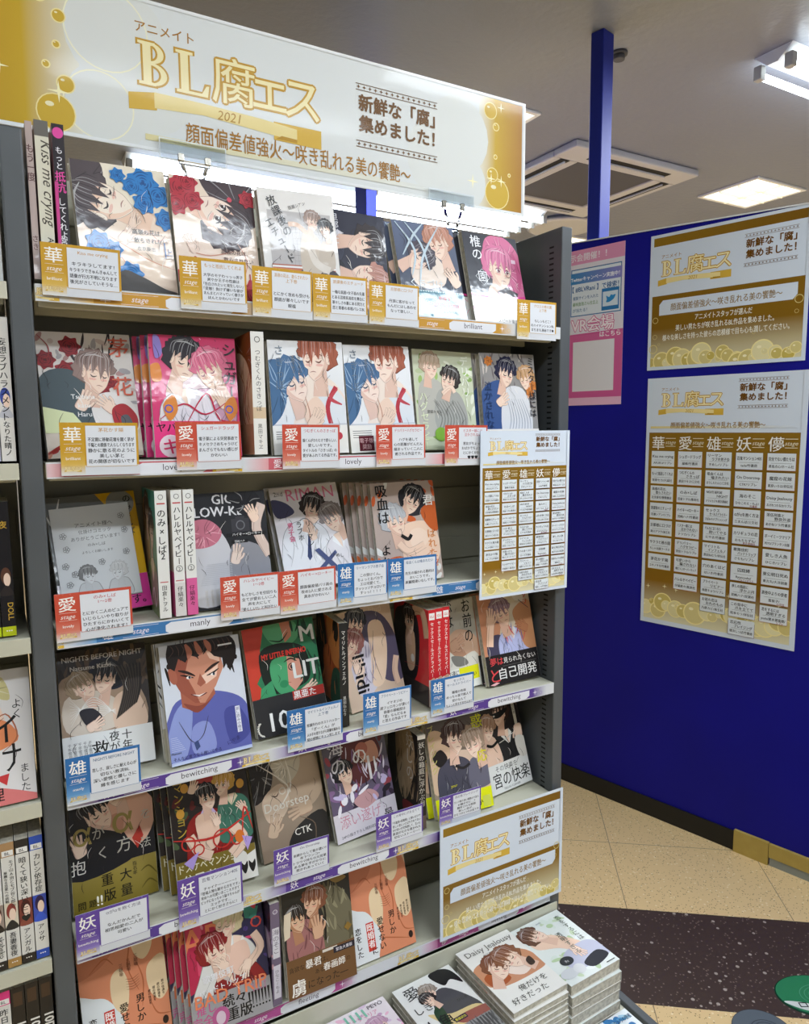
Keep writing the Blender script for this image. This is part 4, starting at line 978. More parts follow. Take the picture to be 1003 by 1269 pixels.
def c_kiss(seed=0):
    A = Art(bg='e9ebee'); A.B([(.45, .95), (.8, .95), (1.05, .6), (1.05, .2), (.3, .2), (.35, .6)], 'f2e2d6')
    A.B([(.7, .88), (.98, .7), (1.0, .3), (.75, .25), (.62, .5)], 'dfe4ea'); A.S([(.88, .85), (.75, .6), (.80, .3)], .06, 'b83a48', False); A.S([(.9, .82), (.8, .7), (.95, .62)], .05, 'c24a56')
    head(A, .64, 1.20, .56, 0, True, 'a8604a', seed=18, skin='f6dfd0'); head(A, .30, .90, .54, 18, False, '51749c', seed=19, skin='f6e0d4')
    hairmass(A, [(-.05, 1.1), (.18, 1.16), (.32, 1.0), (.22, .85), (.2, .65), (.1, .45), (-.05, .4)], '4c7098', 22, 7, '9cb8d4')
    A.B([(.45, .6), (.6, .72), (.72, .55), (.62, .35), (.45, .4)], 'f0d3c0'); A.S([(.45, .72), (.5, .5), (.46, .3)], .014, 'c08a74'); hand(A, .56, .42, .2, -30)
    A.V('つむぎくんの', .40, 1.34, .055, '555'); A.V('さきっぽ', .14, 1.36, .13, '6a7a8c', 0, 1.1); A.V('黒田マキヱ', .32, 1.24, .045, '777')
    O = Art(1, .38, 'eceae6'); O.R(.0, .36, 1, .38, 'c8ccd4')
    for i in range(4): O.R(.04, .28-i*.028, .32, .288-i*.028, '555')
    O.E(.88, .22, .05, .05, 'c04050'); O.R(.12, .02, .34, .22, '5a1424'); O.T('電子版', .23, .13, .07, 'd8b0b4'); O.T('奨励', .23, .05, .07, 'd8b0b4'); O.V('愛らしさ満点', .66, .36, .055, 'b0404c')
    return dict(A=A, obi=O, edge='d6d2c6', spine='e8e6e2')
def c_green():
    A = Art(bg='c9cfb4'); petals(A, 50, ['9dbb6c', '88a85c', 'e4e8d6', 'b8c49a'], 9, .07); A.B([(.1, .95), (.45, .95), (.55, .5), (.3, .2), (.05, .3)], 'b9b7ae'); A.B([(.4, .85), (.75, .8), (.85, .35), (.5, .15), (.3, .4)], 'a8a8a2')
    for i in range(9): A.S([(.3+i*.05, .7), (.42+i*.05, .45), (.3+i*.06, .2)], .016, '7c7c78')
    head(A, .28, 1.18, .36, -8, False, 'c0a890', seed=21); head(A, .58, 1.0, .36, -20, True, '332c28', seed=22); arm(A, [(.45, .8), (.6, .9), (.66, .82)], .06, SK)
    A.V('デリバリー', .86, 1.36, .15, 'eef2e4', .012); A.V('ハグセラピー', .13, .82, .14, 'dfe6c4', .01); A.T('宮田トヲル', .30, .52, .05, '444')
    A.E(.38, .22, .10, .10, '7fae3c'); A.E(.6, .12, .13, .08, '6f9e34')
    return dict(A=A, edge='c9c4ae')
def c_blue_fig():
    A = Art(bg='8f8c8a'); hatch(A, 0, .6, 1, 1.4, 40, ['4a4648', 'c8c0b8', '6a6264'], 3, .02)
    A.B([(.1, .95), (.4, 1.0), (.5, .6), (.35, .1), (-.05, .1), (-.05, .7)], '3a568c'); A.B([(.4, .85), (.75, .9), (.9, .5), (.8, .1), (.35, .15)], 'd9dade')
    for i in range(8): A.S([(.45+i*.04, .75), (.5+i*.05, .45), (.42+i*.06, .2)], .014, '9aa0ac')
    head(A, .46, 1.12, .40, -15, False, '20203c', seed=24); head(A, .82, 1.05, .34, 10, True, 'c4986a', seed=25); hand(A, .35, .72, .18, -50)
    for x, y in ((.88, .85), (.95, .95), (.15, 1.3)): rose(A, x, y, .07, 'd0803c', '8a4a1c', 3)
    A.V('ミスター様には', .92, 1.38, .13, '1a1c28', .012); A.V('泣かされない', .12, 1.0, .14, '223a66', .012)
    O = Art(1, .30, 'e6e3de'); O.T('かわいいよ', .6, .2, .09, 'd04a7a', 'c', .01); O.T('悪友ラブ', .5, .06, .1, '222', 'c', .012)
    return dict(A=A, obi=O, edge='6a655c')
def c_nomi():
    A = Art(bg='6a6c6c'); A.P([(.55, 1.42), (1, 1.42), (1, .3), (.8, .3), (.9, .9)], 'd9a916'); A.E(.82, 1.28, .16, .16, '8c8c88'); A.S([(.0, 1.2), (.06, 1.1), (.16, 1.4)], .03, 'd8d8d6'); A.S([(.2, 1.14), (.28, 1.22), (.34, 1.12), (.40, 1.22), (.46, 1.12), (.55, 1.24), (.62, 1.13), (.68, 1.26)], .024, 'd8d8d6')
    A.V('のみ×しば', .90, 1.38, .10, '2a2a28', .008)
    O = Art(1, .40, 'd83a96'); O.R(0, 0, .3, .4, 'e9e2e8'); O.T('ベストカップル', .62, .31, .075, 'f6e6f0', 'c', .01); O.T('最新刊も', .62, .20, .09, '1c1018', 'c', .015); O.T('一本です。', .68, .06, .12, '1c1018', 'c', .02); O.E(.35, .28, .07, .07, 'f4eef4')
    return dict(A=A, obi=O, edge='b9a46a')
def c_teal():
    A = Art(bg='3e9c8e'); A.B([(.0, 1.2), (.35, 1.25), (.5, .8), (.35, .3), (0, .2)], 'c9a06c'); head(A, .35, 1.15, .4, 0, False, '5a3a28', seed=27); head(A, .66, .95, .42, 0, False, '3c2c28', seed=28); torso(A, .66, .55, .42, 0, False, '7c8f5c', 'e8d8b8')
    A.V('しば', .30, .55, .16, 'f0ece0', 0, 1.0); A.S([(.55, .15), (.7, .3), (.8, .1), (.95, .28)], .03, 'e8efe8')
    S = Art(.13, 1.42, 'e4e4e0'); S.R(0, 1.28, .13, 1.42, 'e4e4e0'); S.R(.02, 1.27, .11, 1.285, 'c04a4c'); S.R(.02, .40, .11, .41, 'c04a4c'); S.V('のみ×しば', .065, 1.22, .10, '222', .012); S.T('2', .065, .66, .10, '222', 'c', .012); S.V('田倉トヲル', .065, .37, .06, '333', .008); S.O(.065, 1.35, .03, .006, '555', 8)
    return dict(A=A, S=S, edge='cfc8b4')
def c_baby():
    A = Art(bg='d9cfc4'); head(A, .6, 1.0, .5, 0, False, '4a3a30'); A.R(0, 0, 1, .5, 'e0609c')
    S = Art(.115, 1.42, 'e6e6e2'); S.R(.015, 1.27, .10, 1.285, 'c04a4c'); S.R(.015, .40, .10, .41, 'c04a4c'); S.V('ハレルヤベイビー', .058, 1.24, .082, '222', .012); S.O(.058, .54, .036, .006, '333'); S.T('2', .058, .515, .06, '333'); S.R(0, 0, .115, .38, 'd8d4d2'); S.V('仔縞楽々', .058, .34, .06, '333', .008); S.O(.058, 1.35, .03, .006, '555', 8)
    return dict(A=A, S=S, edge='cfc8b4')
def c_lowkey():
    A = Art(bg='26272c'); A.T('GIGO', .50, 1.28, .17, 'd6d6da', 'c', .02); A.T('LOW-KEY', .42, 1.13, .17, 'd6d6da', 'c', .02)
    A.B([(.1, .9), (.35, .95), (.5, .6), (.4, .1), (-.05, .1), (-.05, .8)], 'c6c6cc'); A.B([(.5, .75), (.9, .7), (1.05, .2), (.5, .1)], '8f9098')
    hairmass(A, [(-.05, 1.05), (.2, 1.1), (.38, .95), (.30, .8), (.1, .75), (-.05, .8)], 'c07084', 16, 3, 'e0a0ae'); hairmass(A, [(.5, 1.42), (.85, 1.42), (.95, 1.2), (.75, 1.1), (.6, 1.2)], '1c1c22', 10, 4)
    A.R(.52, .92, .76, 1.08, '38383e'); A.O(.64, 1.0, .06, .014, '6a6a70'); A.R(.58, 1.08, .70, 1.11, '38383e'); arm(A, [(.95, 1.25), (.85, .95), (1.0, .6)], .12, 'd9c3b8'); hand(A, .82, 1.12, .17, 30); hand(A, .55, .62, .18, -15, skin='e6d2c6')
    for i in range(12): A.R(.05+.01*i, .30+i*.022, .48, .307+i*.022, 'b9bac0')
    A.R(.44, .86, .98, .905, '1a1a1e'); A.T('ハイキー×ローキー', .71, .87, .045, 'f0f0f0', fit=.5); A.R(.5, .78, .72, .82, '1a1a1e'); A.T('羽純ハナ', .61, .787, .035, 'f0f0f0')
    for i in range(5): A.V('顔面偏差値高め'[0:5], .12+i*.07, .24, .04, 'd0ccc8')
    return dict(A=A, edge='26262a')
def c_riman():
    A = Art(bg='e7e2e6'); A.T('RIMAN', .58, 1.22, .24, 'e07aa0', 'c', 0, fit=.7); A.T('2nd', .12, 1.30, .09, '555'); A.T('LOVEHO', .55, .30, .25, 'e88ab0', 'c', 0, fit=.9)
    torso(A, .45, .85, .36, -10, False, 'e6e6ea', 'f4f4f6', tie='34406a'); torso(A, .88, .62, .34, 20, True, 'e2dee2', 'f0f0f2'); A.B([(.0, 1.25), (.2, 1.2), (.3, 1.05), (.05, 1.0)], '4a4a6c')
    head(A, .58, 1.06, .40, -22, False, '2b201e', seed=31); head(A, .84, .90, .40, 25, True, '8f8482', seed=32); hand(A, .50, .72, .15, 10); A.P([(.48, .5), (.55, .52), (.8, .2), (.74, .16)], '44507c'); A.P([(.5, .25), (.54, .2), (.8, .42), (.78, .46)], '44507c'); A.S([(.3, .9), (.45, .95), (.6, .75)], .012, '777')
    for x, s in ((.46, 'リーマン'), (.33, 'ラブホ'), (.20, '男子会')): A.V(s, x, .92, .09, '1c1c1c' if x > .25 else 'd8407a', .008)
    A.T('すめし', .8, .36, .06, '333', rot=-10)
    return dict(A=A, edge='5b4a44')
def c_orange():
    A = Art(bg='b7a59c'); petals(A, 26, ['d06a34', 'e0e0dc', '2a2628', 'c85a28'], 12, .09); A.B([(.45, 1.3), (.8, 1.35), (.85, 1.0), (.6, .92), (.45, 1.05)], '2c2a30'); A.B([(.5, .82), (.9, .8), (1.0, .4), (.8, .15), (.45, .2), (.4, .6)], 'efcfb8')
    A.B([(.55, .70), (.72, .74), (.85, .6), (.7, .45), (.55, .5)], 'f3d8c4'); A.S([(.45, .4), (.65, .3), (.9, .42)], .014, 'c98e78'); A.B([(.75, 1.0), (1.02, 1.1), (1.0, .7), (.85, .75)], 'c8602c'); A.B([(.1, .3), (.4, .35), (.45, 0), (.1, 0)], 'c65c28')
    head(A, .62, 1.14, .40, -30, False, '1f1d22', seed=34); head(A, .32, .86, .44, 12, False, 'b9bcc2', seed=35, line='444'); arm(A, [(.35, .55), (.5, .42), (.75, .5)], .10, 'efcfb8')
    A.S([(.4, .66), (.5, .6), (.56, .66)], .05, '1c1c1e', False)
    A.V('吸血は', .16, 1.40, .19, '141414', .02); A.V('君', .88, 1.22, .17, 'f0ece6', .012); A.V('はれたに', .88, .72, .14, 'd88a4c', .012); A.V('よれに', .14, .55, .16, '141414', .02)
    return dict(A=A, edge='7a716a')
def c_wings():
    A = Art(bg='3a3432'); hatch(A, 0, .9, 1, 1.3, 40, ['2a2422', '5c4a3c', '6e5a46'], 5, .04); A.B([(.0, 1.05), (.3, 1.1), (.85, .95), (.9, .42), (.0, .42)], 'a58c76')
    A.B([(.35, 1.25), (.6, 1.28), (.75, 1.0), (.6, .9), (.4, 1.0)], '1f2030'); A.B([(.05, .85), (.4, .92), (.7, .7), (.72, .5), (.1, .45)], 'd8cabb'); A.B([(.6, .8), (.85, .85), (.95, .45), (.6, .42)], 'ddbfa8')
    head(A, .26, .98, .34, 30, False, 'a58f74', seed=37); head(A, .52, 1.04, .36, -15, True, '1c1a20', seed=38)
    for i in range(16): A.S([(.62+.02*i, 1.18), (.72+.012*i, .9), (.60+.016*i, .55+.01*i)], .03, '27211f' if i % 2 else '4a4038')
    for i in range(9): A.S([(.1, .55+i*.04), (.35, .85-i*.03), (.6, .6+i*.01)], .008, 'f0ece6')
    A.B([(.2, .7), (.35, .72), (.45, .58), (.3, .5)], '2a2830'); hand(A, .35, .52, .15, -60)
    A.T('NIGHTS BEFORE NIGHT', .5, 1.29, .085, 'd8d2cc', 'c', .015, fit=.98); A.T('Natsume Kazki', .36, 1.18, .075, 'd8d2cc', 'c', .015, fit=.60)
    O = Art(1, .44, 'e2e2e0'); O.V('十年', .70, .42, .12, '33332f', .01, 1.0); O.V('夜が', .56, .42, .12, '33332f', .01, 1.0); O.T('救', .40, .17, .20, '22221f', 'c', .01)
    for i in range(5): O.V('千年雪月夜', .07+i*.055, .36, .042, '555')
    return dict(A=A, obi=O, edge='6a6660')
def c_man():
    A = Art(bg='d3d8e2')
    A.B([(.05, .62), (.28, .78), (.62, .78), (.95, .62), (1.05, .3), (1.05, -.1), (-.1, -.1)], '5d63ab'); A.B([(.10, .60), (.32, .70), (.2, .1), (-.05, .1)], '8d9ad2'); A.B([(.3, .4), (.5, .42), (.55, .1), (.28, .1)], '8a95d0'); A.B([(.7, .5), (.9, .52), (1.0, .2), (.75, .1)], '474c94')
    A.P([(.2, .95), (.2, .66), (.38, .56), (.62, .74), (.6, .95)], 'a8604a'); A.B([(.22, .70), (.38, .56), (.6, .72), (.5, .66), (.38, .64)], '8a4638')
    A.P([(.15, 1.28), (.12, 1.02), (.20, .84), (.36, .68), (.48, .66), (.64, .84), (.76, 1.05), (.72, 1.32), (.4, 1.4)], 'c98a70')
    A.P([(.15, 1.28), (.12, 1.02), (.20, .84), (.36, .68), (.42, .67), (.36, .85), (.28, 1.05), (.34, 1.22)], '9a5340'); A.P([(.46, .98), (.62, 1.05), (.7, 1.1), (.66, .95), (.52, .88)], 'ecc7b2'); A.P([(.46, 1.02), (.52, .9), (.45, .86), (.41, .9)], 'a05c48'); A.P([(.56, 1.28), (.72, 1.25), (.72, 1.12), (.6, 1.18)], 'e8bfa8')
    A.E(.13, 1.05, .05, .11, 'a8604a', 10)
    for a, b in (((.20, 1.10), (.40, 1.00)), ((.52, 1.02), (.72, 1.12))): A.S([a, ((a[0]+b[0])/2, (a[1]+b[1])/2+.01), b], .035, '2a1a18')
    A.S([(.22, 1.04), (.30, 1.015), (.38, .98)], .022, '1a1010'); A.E(.32, .995, .03, .018, 'f4ece6'); A.E(.33, .997, .015, .018, '2a3a4a'); A.S([(.54, .98), (.62, 1.0), (.70, 1.04)], .022, '1a1010'); A.E(.62, .982, .03, .016, 'f4ece6'); A.E(.63, .983, .014, .016, '2a3a4a')
    A.S([(.32, .79), (.42, .755), (.52, .775)], .022, '5a2420'); A.P([(.34, .785), (.42, .765), (.5, .778), (.42, .745)], 'f2e6e0'); A.S([(.38, .72), (.44, .715)], .012, '8a4638')
    A.P(smooth([(.10, 1.15), (.08, 1.32), (.2, 1.48), (.7, 1.5), (.92, 1.38), (.94, 1.18), (.84, .98)], 4, False)+[(.80, 1.08), (.76, 1.02), (.76, 1.16), (.66, 1.20), (.58, 1.3), (.45, 1.22), (.36, 1.26), (.30, 1.18), (.22, 1.24), (.16, 1.1)], '1f1614')
    rnd = random.Random(5)
    for i in range(16):
        a = .05+i*.058; y = 1.10 if i in (0, 15) else 1.36; A.S([(a, y+.06), (a+rnd.uniform(-.06, .06), y), (a+rnd.uniform(-.08, .08), y-.10-rnd.uniform(0, .08))], .03, '1f1614')
    for i in range(12):
        a = .14+i*.064; A.S([(a, 1.41), (a+.03, 1.34), (a+rnd.uniform(-.03, .05), 1.27)], .009, '5a4038')
    for k in ((.86, 1.10, -.02), (.90, 1.2, .02), (.12, 1.22, -.02)): A.S([(k[0], k[1]), (k[0]+k[2], k[1]-.05), (k[0]+k[2]*2, k[1]-.08)], .06, '1f1614')
    for p in ([(.32, 1.4), (.36, 1.3), (.34, 1.22)], [(.44, 1.42), (.48, 1.3), (.5, 1.24)], [(.56, 1.42), (.6, 1.34), (.62, 1.26)]): A.S(p, .07, 'b5705a')
    A.R(.72, 1.31, .90, 1.33, 'eef0f2'); A.S([(.14, .5), (.24, .28), (.3, .22)], .010, '3a3440'); A.S([(.5, .5), (.42, .3), (.33, .22)], .010, '3a3440'); A.P([(.29, .22), (.34, .24), (.36, .16), (.31, .12)], '3a4a7a')
    A.R(.84, .22, .90, .54, 'dfe2ee'); A.V('試し読み小冊子', .87, .53, .045, '3a3a6a')
    for i in range(8): A.R(.02+.0*i, .32-i*.022, .10+.012*i, .327-i*.022, 'b8c0e2')
    A.T('そんなに言うなら抱いてやる', .32, .055, .048, '2a2a5a', 'c', .01, fit=.58); A.T('にやま', .78, .12, .06, '33336a', rot=15); A.T('Moment', .07, .13, .035, '222', 'c', .01)
    A.G(0, .0, 1, .04, 'c8d4ee', 'aebce4')
    return dict(A=A, edge='c6c4b8')
def c_scribble():
    A = Art(bg='dadada'); hatch(A, .0, .6, .5, 1.3, 40, '2a2a2a', 7, .012); A.R(0, 0, 1, .4, 'b5b09c'); A.V('こやき', .95, .38, .08, '444')
    return dict(A=A, edge='d0d0c8')
def c_inferno():
    A = Art(bg='2f7a54'); A.P([(0, 1.42), (.30, 1.42), (.2, 1.1), (.28, .95), (.1, .7), (.2, .55), (.0, .45)], 'c8402f'); A.B([(.3, 1.42), (.7, 1.42), (.75, 1.2), (.55, 1.1), (.35, 1.2)], '5aa878'); A.P([(.52, 1.42), (.68, 1.42), (.66, 1.22), (.56, 1.15)], 'c9836a'); A.S([(.35, 1.22), (.5, 1.18), (.62, 1.28)], .02, '103020')
    A.B([(.18, 1.05), (.45, 1.16), (.8, 1.05), (.85, .7), (.7, .55), (.25, .55)], '17211c'); A.B([(.34, .95), (.62, .95), (.72, .75), (.6, .52), (.4, .5), (.3, .7)], '48a06c'); A.P([(.55, .97), (.72, .9), (.74, .62), (.60, .50), (.52, .6)], 'd79a86'); A.O(.60, .82, .05, .012, '201818'); A.E(.60, .82, .02, .03, '301c1c'); A.S([(.5, .9), (.6, .93), (.68, .88)], .02, '201818'); A.S([(.48, .64), (.56, .62)], .016, '8a2a2a')
    A.P([(.14, .62), (.3, .7), (.34, .45), (.1, .45)], '3f9a68'); A.E(.46, .62, .06, .05, '2f8a5a'); A.R(.72, .4, 1, .5, 'c98a78'); hand(A, .78, .48, .18, -60); hatch(A, .6, .5, 1, 1.3, 20, ['1c4a38', '174030'], 3, .03)
    A.T('MY LITTLE INFERNO', .52, .98, .10, 'd8382c', 'c', .03, fit=.62); A.V('MLIT'[0:1], .88, 1.38, .30, 'e6e8e6', .02); A.T('LIT', .80, .66, .30, 'e6e8e6', 'c', .02, fit=.40)
    O = Art(1, .50, '2c2c2e'); O.R(.55, .38, 1, .50, 'b8342c'); O.T('黒亜た', .72, .40, .11, 'f2f0ec', 'c', .02); O.T('10', .33, .06, .34, 'f2f2f0', 'c', .01); O.T('万部', .55, .12, .10, 'e0e0de', 'c', .01)
    for i in range(8): O.E(.09+.07*math.cos(2.2+i*.33), .12+.09*math.sin(2.2+i*.33), .02, .01, 'd8d6cc', i*20)
    return dict(A=A, obi=O, edge='7c7a5c')
def c_orange_dark():
    A = Art(bg='b8572a'); A.B([(.0, 1.42), (.35, 1.4), (.45, .9), (.2, .5), (0, .5)], '2a2320'); A.B([(.5, 1.42), (1.1, 1.42), (1.1, .9), (.8, .8), (.55, 1.0)], 'd98a4c'); A.E(.85, 1.3, .12, .16, '1c1a1a'); A.B([(.3, .9), (.6, 1.0), (.7, .6), (.4, .4)], 'cf6a34'); A.B([(.7, .7), (1.0, .75), (1.1, .3), (.6, .25)], '2c5a48'); hatch(A, 0, .2, 1, 1.2, 24, ['1f1a18', 'e08a4c'], 4, .03); A.R(0, 0, 1, .25, '262220')
    S = Art(.14, 1.42, '1f2124'); S.V('マイリトルインフェルノ', .07, 1.32, .068, 'd8d8d4', .008); S.V('黒田ねむり', .07, .42, .055, 'd8d8d4')
    return dict(A=A, S=S, edge='8a8474')
def c_coats():
    A = Art(bg='d9c0aa'); A.T('libid', .72, 1.30, .14, 'e6d4c2', 'c'); A.B([(.3, 1.3), (.75, 1.3), (1.0, .9), (1.05, .3), (.7, .3), (.4, .8)], '57526a'); A.B([(.15, .9), (.5, .9), (.55, .3), (.2, .2)], 'd2ccd8')
    A.B([(.55, 1.15), (.78, 1.15), (.82, .8), (.66, .3), (.45, .3), (.5, .7)], 'ecd0b6'); A.S([(.62, 1.05), (.55, .7), (.62, .32)], .012, '8a6a58'); arm(A, [(.2, .85), (.3, .6), (.2, .35)], .12, 'ecd3c0'); arm(A, [(.95, .6), (.88, .4), (.9, .2)], .1, 'e8c9b2')
    head(A, .34, 1.20, .40, -18, False, '2a2e3a', seed=41); head(A, .20, .94, .40, -30, True, '9a6460', seed=42); hatch(A, .2, .3, .55, .75, 16, '9a92aa', 3, .012)
    A.V('libido', .10, .62, .0, '222') if False else A.T('libidi', .17, .50, .30, '16161a', 'c', .02, rot=-90, fit=.55); hand(A, .22, .60, .15, 10)
    return dict(A=A, edge='c9bea8')
def c_red_spine():
    A = Art(bg='cc2a30'); A.B([(.1, 1.3), (.6, 1.35), (.75, .9), (.6, .3), (.0, .3), (0, 1.0)], '231f24'); A.B([(.35, 1.0), (.6, 1.0), (.6, .5), (.4, .45)], 'd8b396'); arm(A, [(.3, 1.2), (.8, 1.38), (.95, 1.0)], .14, 'd8b396'); head(A, .45, 1.16, .42, 5, False, '2a1c1c', seed=43, eye='open'); A.E(.55, .62, .05, .06, 'e6e4e2'); A.S([(.3, .5), (.9, .55)], .01, 'd83a44'); A.R(0, 0, 1, .3, '332c2e')
    S = Art(.13, 1.42, 'c92530'); S.R(.015, 1.27, .115, 1.37, 'eceae8'); S.T('GUSH'[0:2], .065, 1.30, .05, 'c92530', 'c', .01); S.V('セックスセールスドライバー', .065, 1.24, .062, 'f4f0ee', .012); S.R(0, .0, .13, .40, 'd8d2ca'); S.B([(.02, .38), (.1, .42), (.12, .3), (.03, .26)], 'caa284'); S.V('さばみそ', .065, .26, .055, '2a2426', .008)
    return dict(A=A, S=S, edge='c8c2b4')
def c_omae():
    A = Art(bg='a09c90'); A.G(0, 0, 1, 1.42, '8e8a80', 'b4b0a4'); A.B([(.2, .75), (.5, .95), (.95, .8), (1.1, .4), (.6, .2), (.1, .35)], 'c9a58c'); A.B([(.25, .7), (.45, .75), (.7, .5), (.5, .42)], 'b58a70'); A.B([(.0, .8), (.25, .65), (.5, .5), (.9, .55), (1.0, .3), (.3, .2), (0, .4)], 'd9d5ca'); A.B([(.3, .55), (.6, .5), (.7, .38), (.4, .38)], '7c7a74'); hand(A, .45, .72, .26, -70, skin='c99f84')
    A.V('お前の', .80, 1.42, .24, '161616', .012); A.V('恋は', .34, 1.46, .24, '161616', .012)
    O = Art(1, .34, 'e6e6de'); O.R(.45, .12, .95, .34, 'e4e21c'); O.T('友達に', .3, .24, .10, '1c1c1c', 'c', .012); O.T('戻れない', .7, .17, .09, '1c1c1c', 'c', .012)
    return dict(A=A, obi=O, edge='b5ae9a')
def c_selfhelp():
    A = Art(bg='d6c6b0'); A.B([(.0, 1.42), (.3, 1.4), (.4, 1.0), (.2, .5), (-.1, .5)], 'c88a68'); A.B([(.1, .7), (.35, .75), (.5, .45), (.1, .4)], '46425a'); torso(A, .56, .78, .30, 5, False, 'b6bbe2', 'e4e6f4'); A.B([(.65, 1.1), (1.0, 1.2), (1.05, .5), (.8, .5), (.7, .8)], 'c28a62')
    hatch(A, .45, .5, .78, .8, 14, ['d04a44', '4a58a0'], 5, .012); head(A, .42, 1.08, .44, 14, False, '8d6e7c', seed=45, skin='f0cdb6'); hand(A, .20, 1.0, .22, -10, skin='edc5aa'); arm(A, [(.12, .6), (.16, .8), (.2, .95)], .12, 'ecc6ac'); hand(A, .80, .82, .18, 60, skin='b97c58'); A.P([(.62, 1.42), (.85, 1.42), (.9, 1.2), (.7, 1.25)], 'e8e2d8'); A.S([(.78, 1.25), (.95, 1.1)], .03, '2a2c48')
    A.V('ソリ', .90, 1.36, .10, 'c83a3c', .01)
    O = Art(1, .46, '1e1c1e'); O.T('夢は', .20, .31, .13, 'd8464a', 'c', .01); O.T('見られたくない', .64, .32, .095, 'e8e4e0', 'c', .008, fit=.62); O.T('自己開発', .58, .09, .19, 'e6e4e2', 'c', .01, fit=.74); O.T('と', .14, .06, .24, 'd8464a', 'c', .01); O.R(.3, .27, .95, .274, '777'); O.P([(.02, .02), (.14, .05), (.2, .03), (.1, 0)], 'e6b0b0')
    return dict(A=A, obi=O, edge='8c8472')
def c_alpha():
    A = Art(bg='1c1a20'); A.B([(.35, 1.2), (.7, 1.4), (1.02, 1.1), (.95, .75), (.75, .62), (.6, .85), (.4, .9)], 'e6b49c'); A.B([(.4, 1.0), (.62, 1.05), (.6, .8), (.42, .75)], 'd29880')
    head(A, .56, 1.34, .40, 10, True, 'cfcabf', seed=47, line='666'); head(A, .32, 1.10, .46, 30, False, '201a1e', seed=48); A.B([(.0, 1.0), (.25, .95), (.6, .8), (.75, .5), (0, .4)], '17161c'); A.P([(.72, .72), (.78, .58), (.86, .72), (.82, .85)], 'c0382c'); hand(A, .10, .76, .2, 20)
    A.T('α', .62, .82, .42, 'a2904e', 'c', .01); A.T('α', .14, .78, .36, 'a2904e', 'c', .01); A.T('が', .33, .82, .16, 'b8b4a8'); A.T('を', .90, .92, .14, 'cfc8bc'); A.T('抱', .08, .47, .18, 'e6e2da'); A.T('く', .36, .58, .16, 'b8b4a8'); A.T('方', .62, .60, .20, 'b8b4a8'); A.T('法', .88, .58, .14, 'b8b4a8')
    O = Art(1, .48, '85752c'); O.G(0, 0, 1, .48, '75661f', '988640'); O.T('大', .62, .26, .15, '17140c', 'c', .015); O.T('重', .40, .26, .15, '17140c', 'c', .015); O.T('量', .62, .08, .15, '17140c', 'c', .015); O.T('版', .42, .08, .15, '17140c', 'c', .015); O.T('!!', .30, .05, .16, 'f4f0e4', 'c', .02); O.V('指名率', .73, .44, .055, '1c180c', .01); O.T('問', .10, .06, .10, '2a240e', 'c', .02); O.T('題', .22, .06, .09, '2a240e', 'c', .02); O.S([(.8, .3), (.9, .34), (1, .22)], .02, '5c5018'); O.S([(.8, .1), (.9, .18), (1, .1)], .02, '5c5018')
    return dict(A=A, obi=O, edge='5a5444')
def c_crowd():
    A = Art(bg='29211f'); petals(A, 30, ['a02a22', '5c1c1a', '4a5a3a', '7a5a24'], 14, .09); A.B([(.35, 1.42), (.7, 1.42), (.65, 1.2), (.4, 1.2)], 'b53a38')
    torso(A, .46, .92, .30, 0, False, '8f1f1c', 'c9b4e0', tie='c9a060'); torso(A, .78, 1.05, .22, 0, True, '3f7260', 'd8d0b0'); A.B([(.3, .9), (.55, .9), (.56, .55), (.36, .5)], 'e6c3ac')
    head(A, .68, 1.24, .30, -8, True, 'cfa048', seed=50, eye='open'); head(A, .46, 1.12, .32, 6, False, '1f181c', seed=51, eye='open'); arm(A, [(.75, .7), (.86, .5), (.7, .35)], .14, 'e8c9b4'); arm(A, [(.2, .7), (.3, .5), (.45, .4)], .12, 'e6c6b0'); hand(A, .55, .82, .13, 20); hand(A, .3, 1.28, .13, -20); hand(A, .9, .9, .12, 40)
    for x, y, r in ((.18, .62, .09), (.30, .52, .07), (.6, .58, .12), (.78, .52, .07)): A.O(x, y, r, .018, 'c23228')
    A.V('マンション', .12, 1.40, .14, 'b89a3c', .008); A.S([(.0, .70), (.5, .62), (1.0, .82)], .03, 'c2322c'); A.S([(.85, .5), (.92, .9), (1, .6)], .025, 'c2322c'); A.E(.82, .55, .06, .08, 'd8742c')
    for x, y in ((.12, 1.0), (.9, 1.2), (.2, 1.3)): A.E(x, y, .05, .06, 'd09a3c')
    A.P([(.1, .4), (.3, .5), (.2, .3)], 'b49ad8'); A.P([(.85, .55), (.98, .5), (.9, .35)], 'b49ad8')
    O = Art(1, .42, '7c6a2a'); O.T('ドスケベマンション', .44, .29, .12, 'e6dfc0', 'c', .012, fit=.80); O.T('住民者', .28, .13, .14, 'f2ecd2', 'c', .02); O.P([(.68, 0), (.78, .25), (1, .34), (1, 0)], 'e2e0da'); O.E(.80, .28, .09, .09, 'dcd9d2')
    for x in (.84, .94): O.B([(x, .18), (x+.04, .22), (x+.04, .14), (x, .07), (x-.04, .14), (x-.04, .22)], '1c1a1a')
    return dict(A=A, obi=O, edge='6e6850')
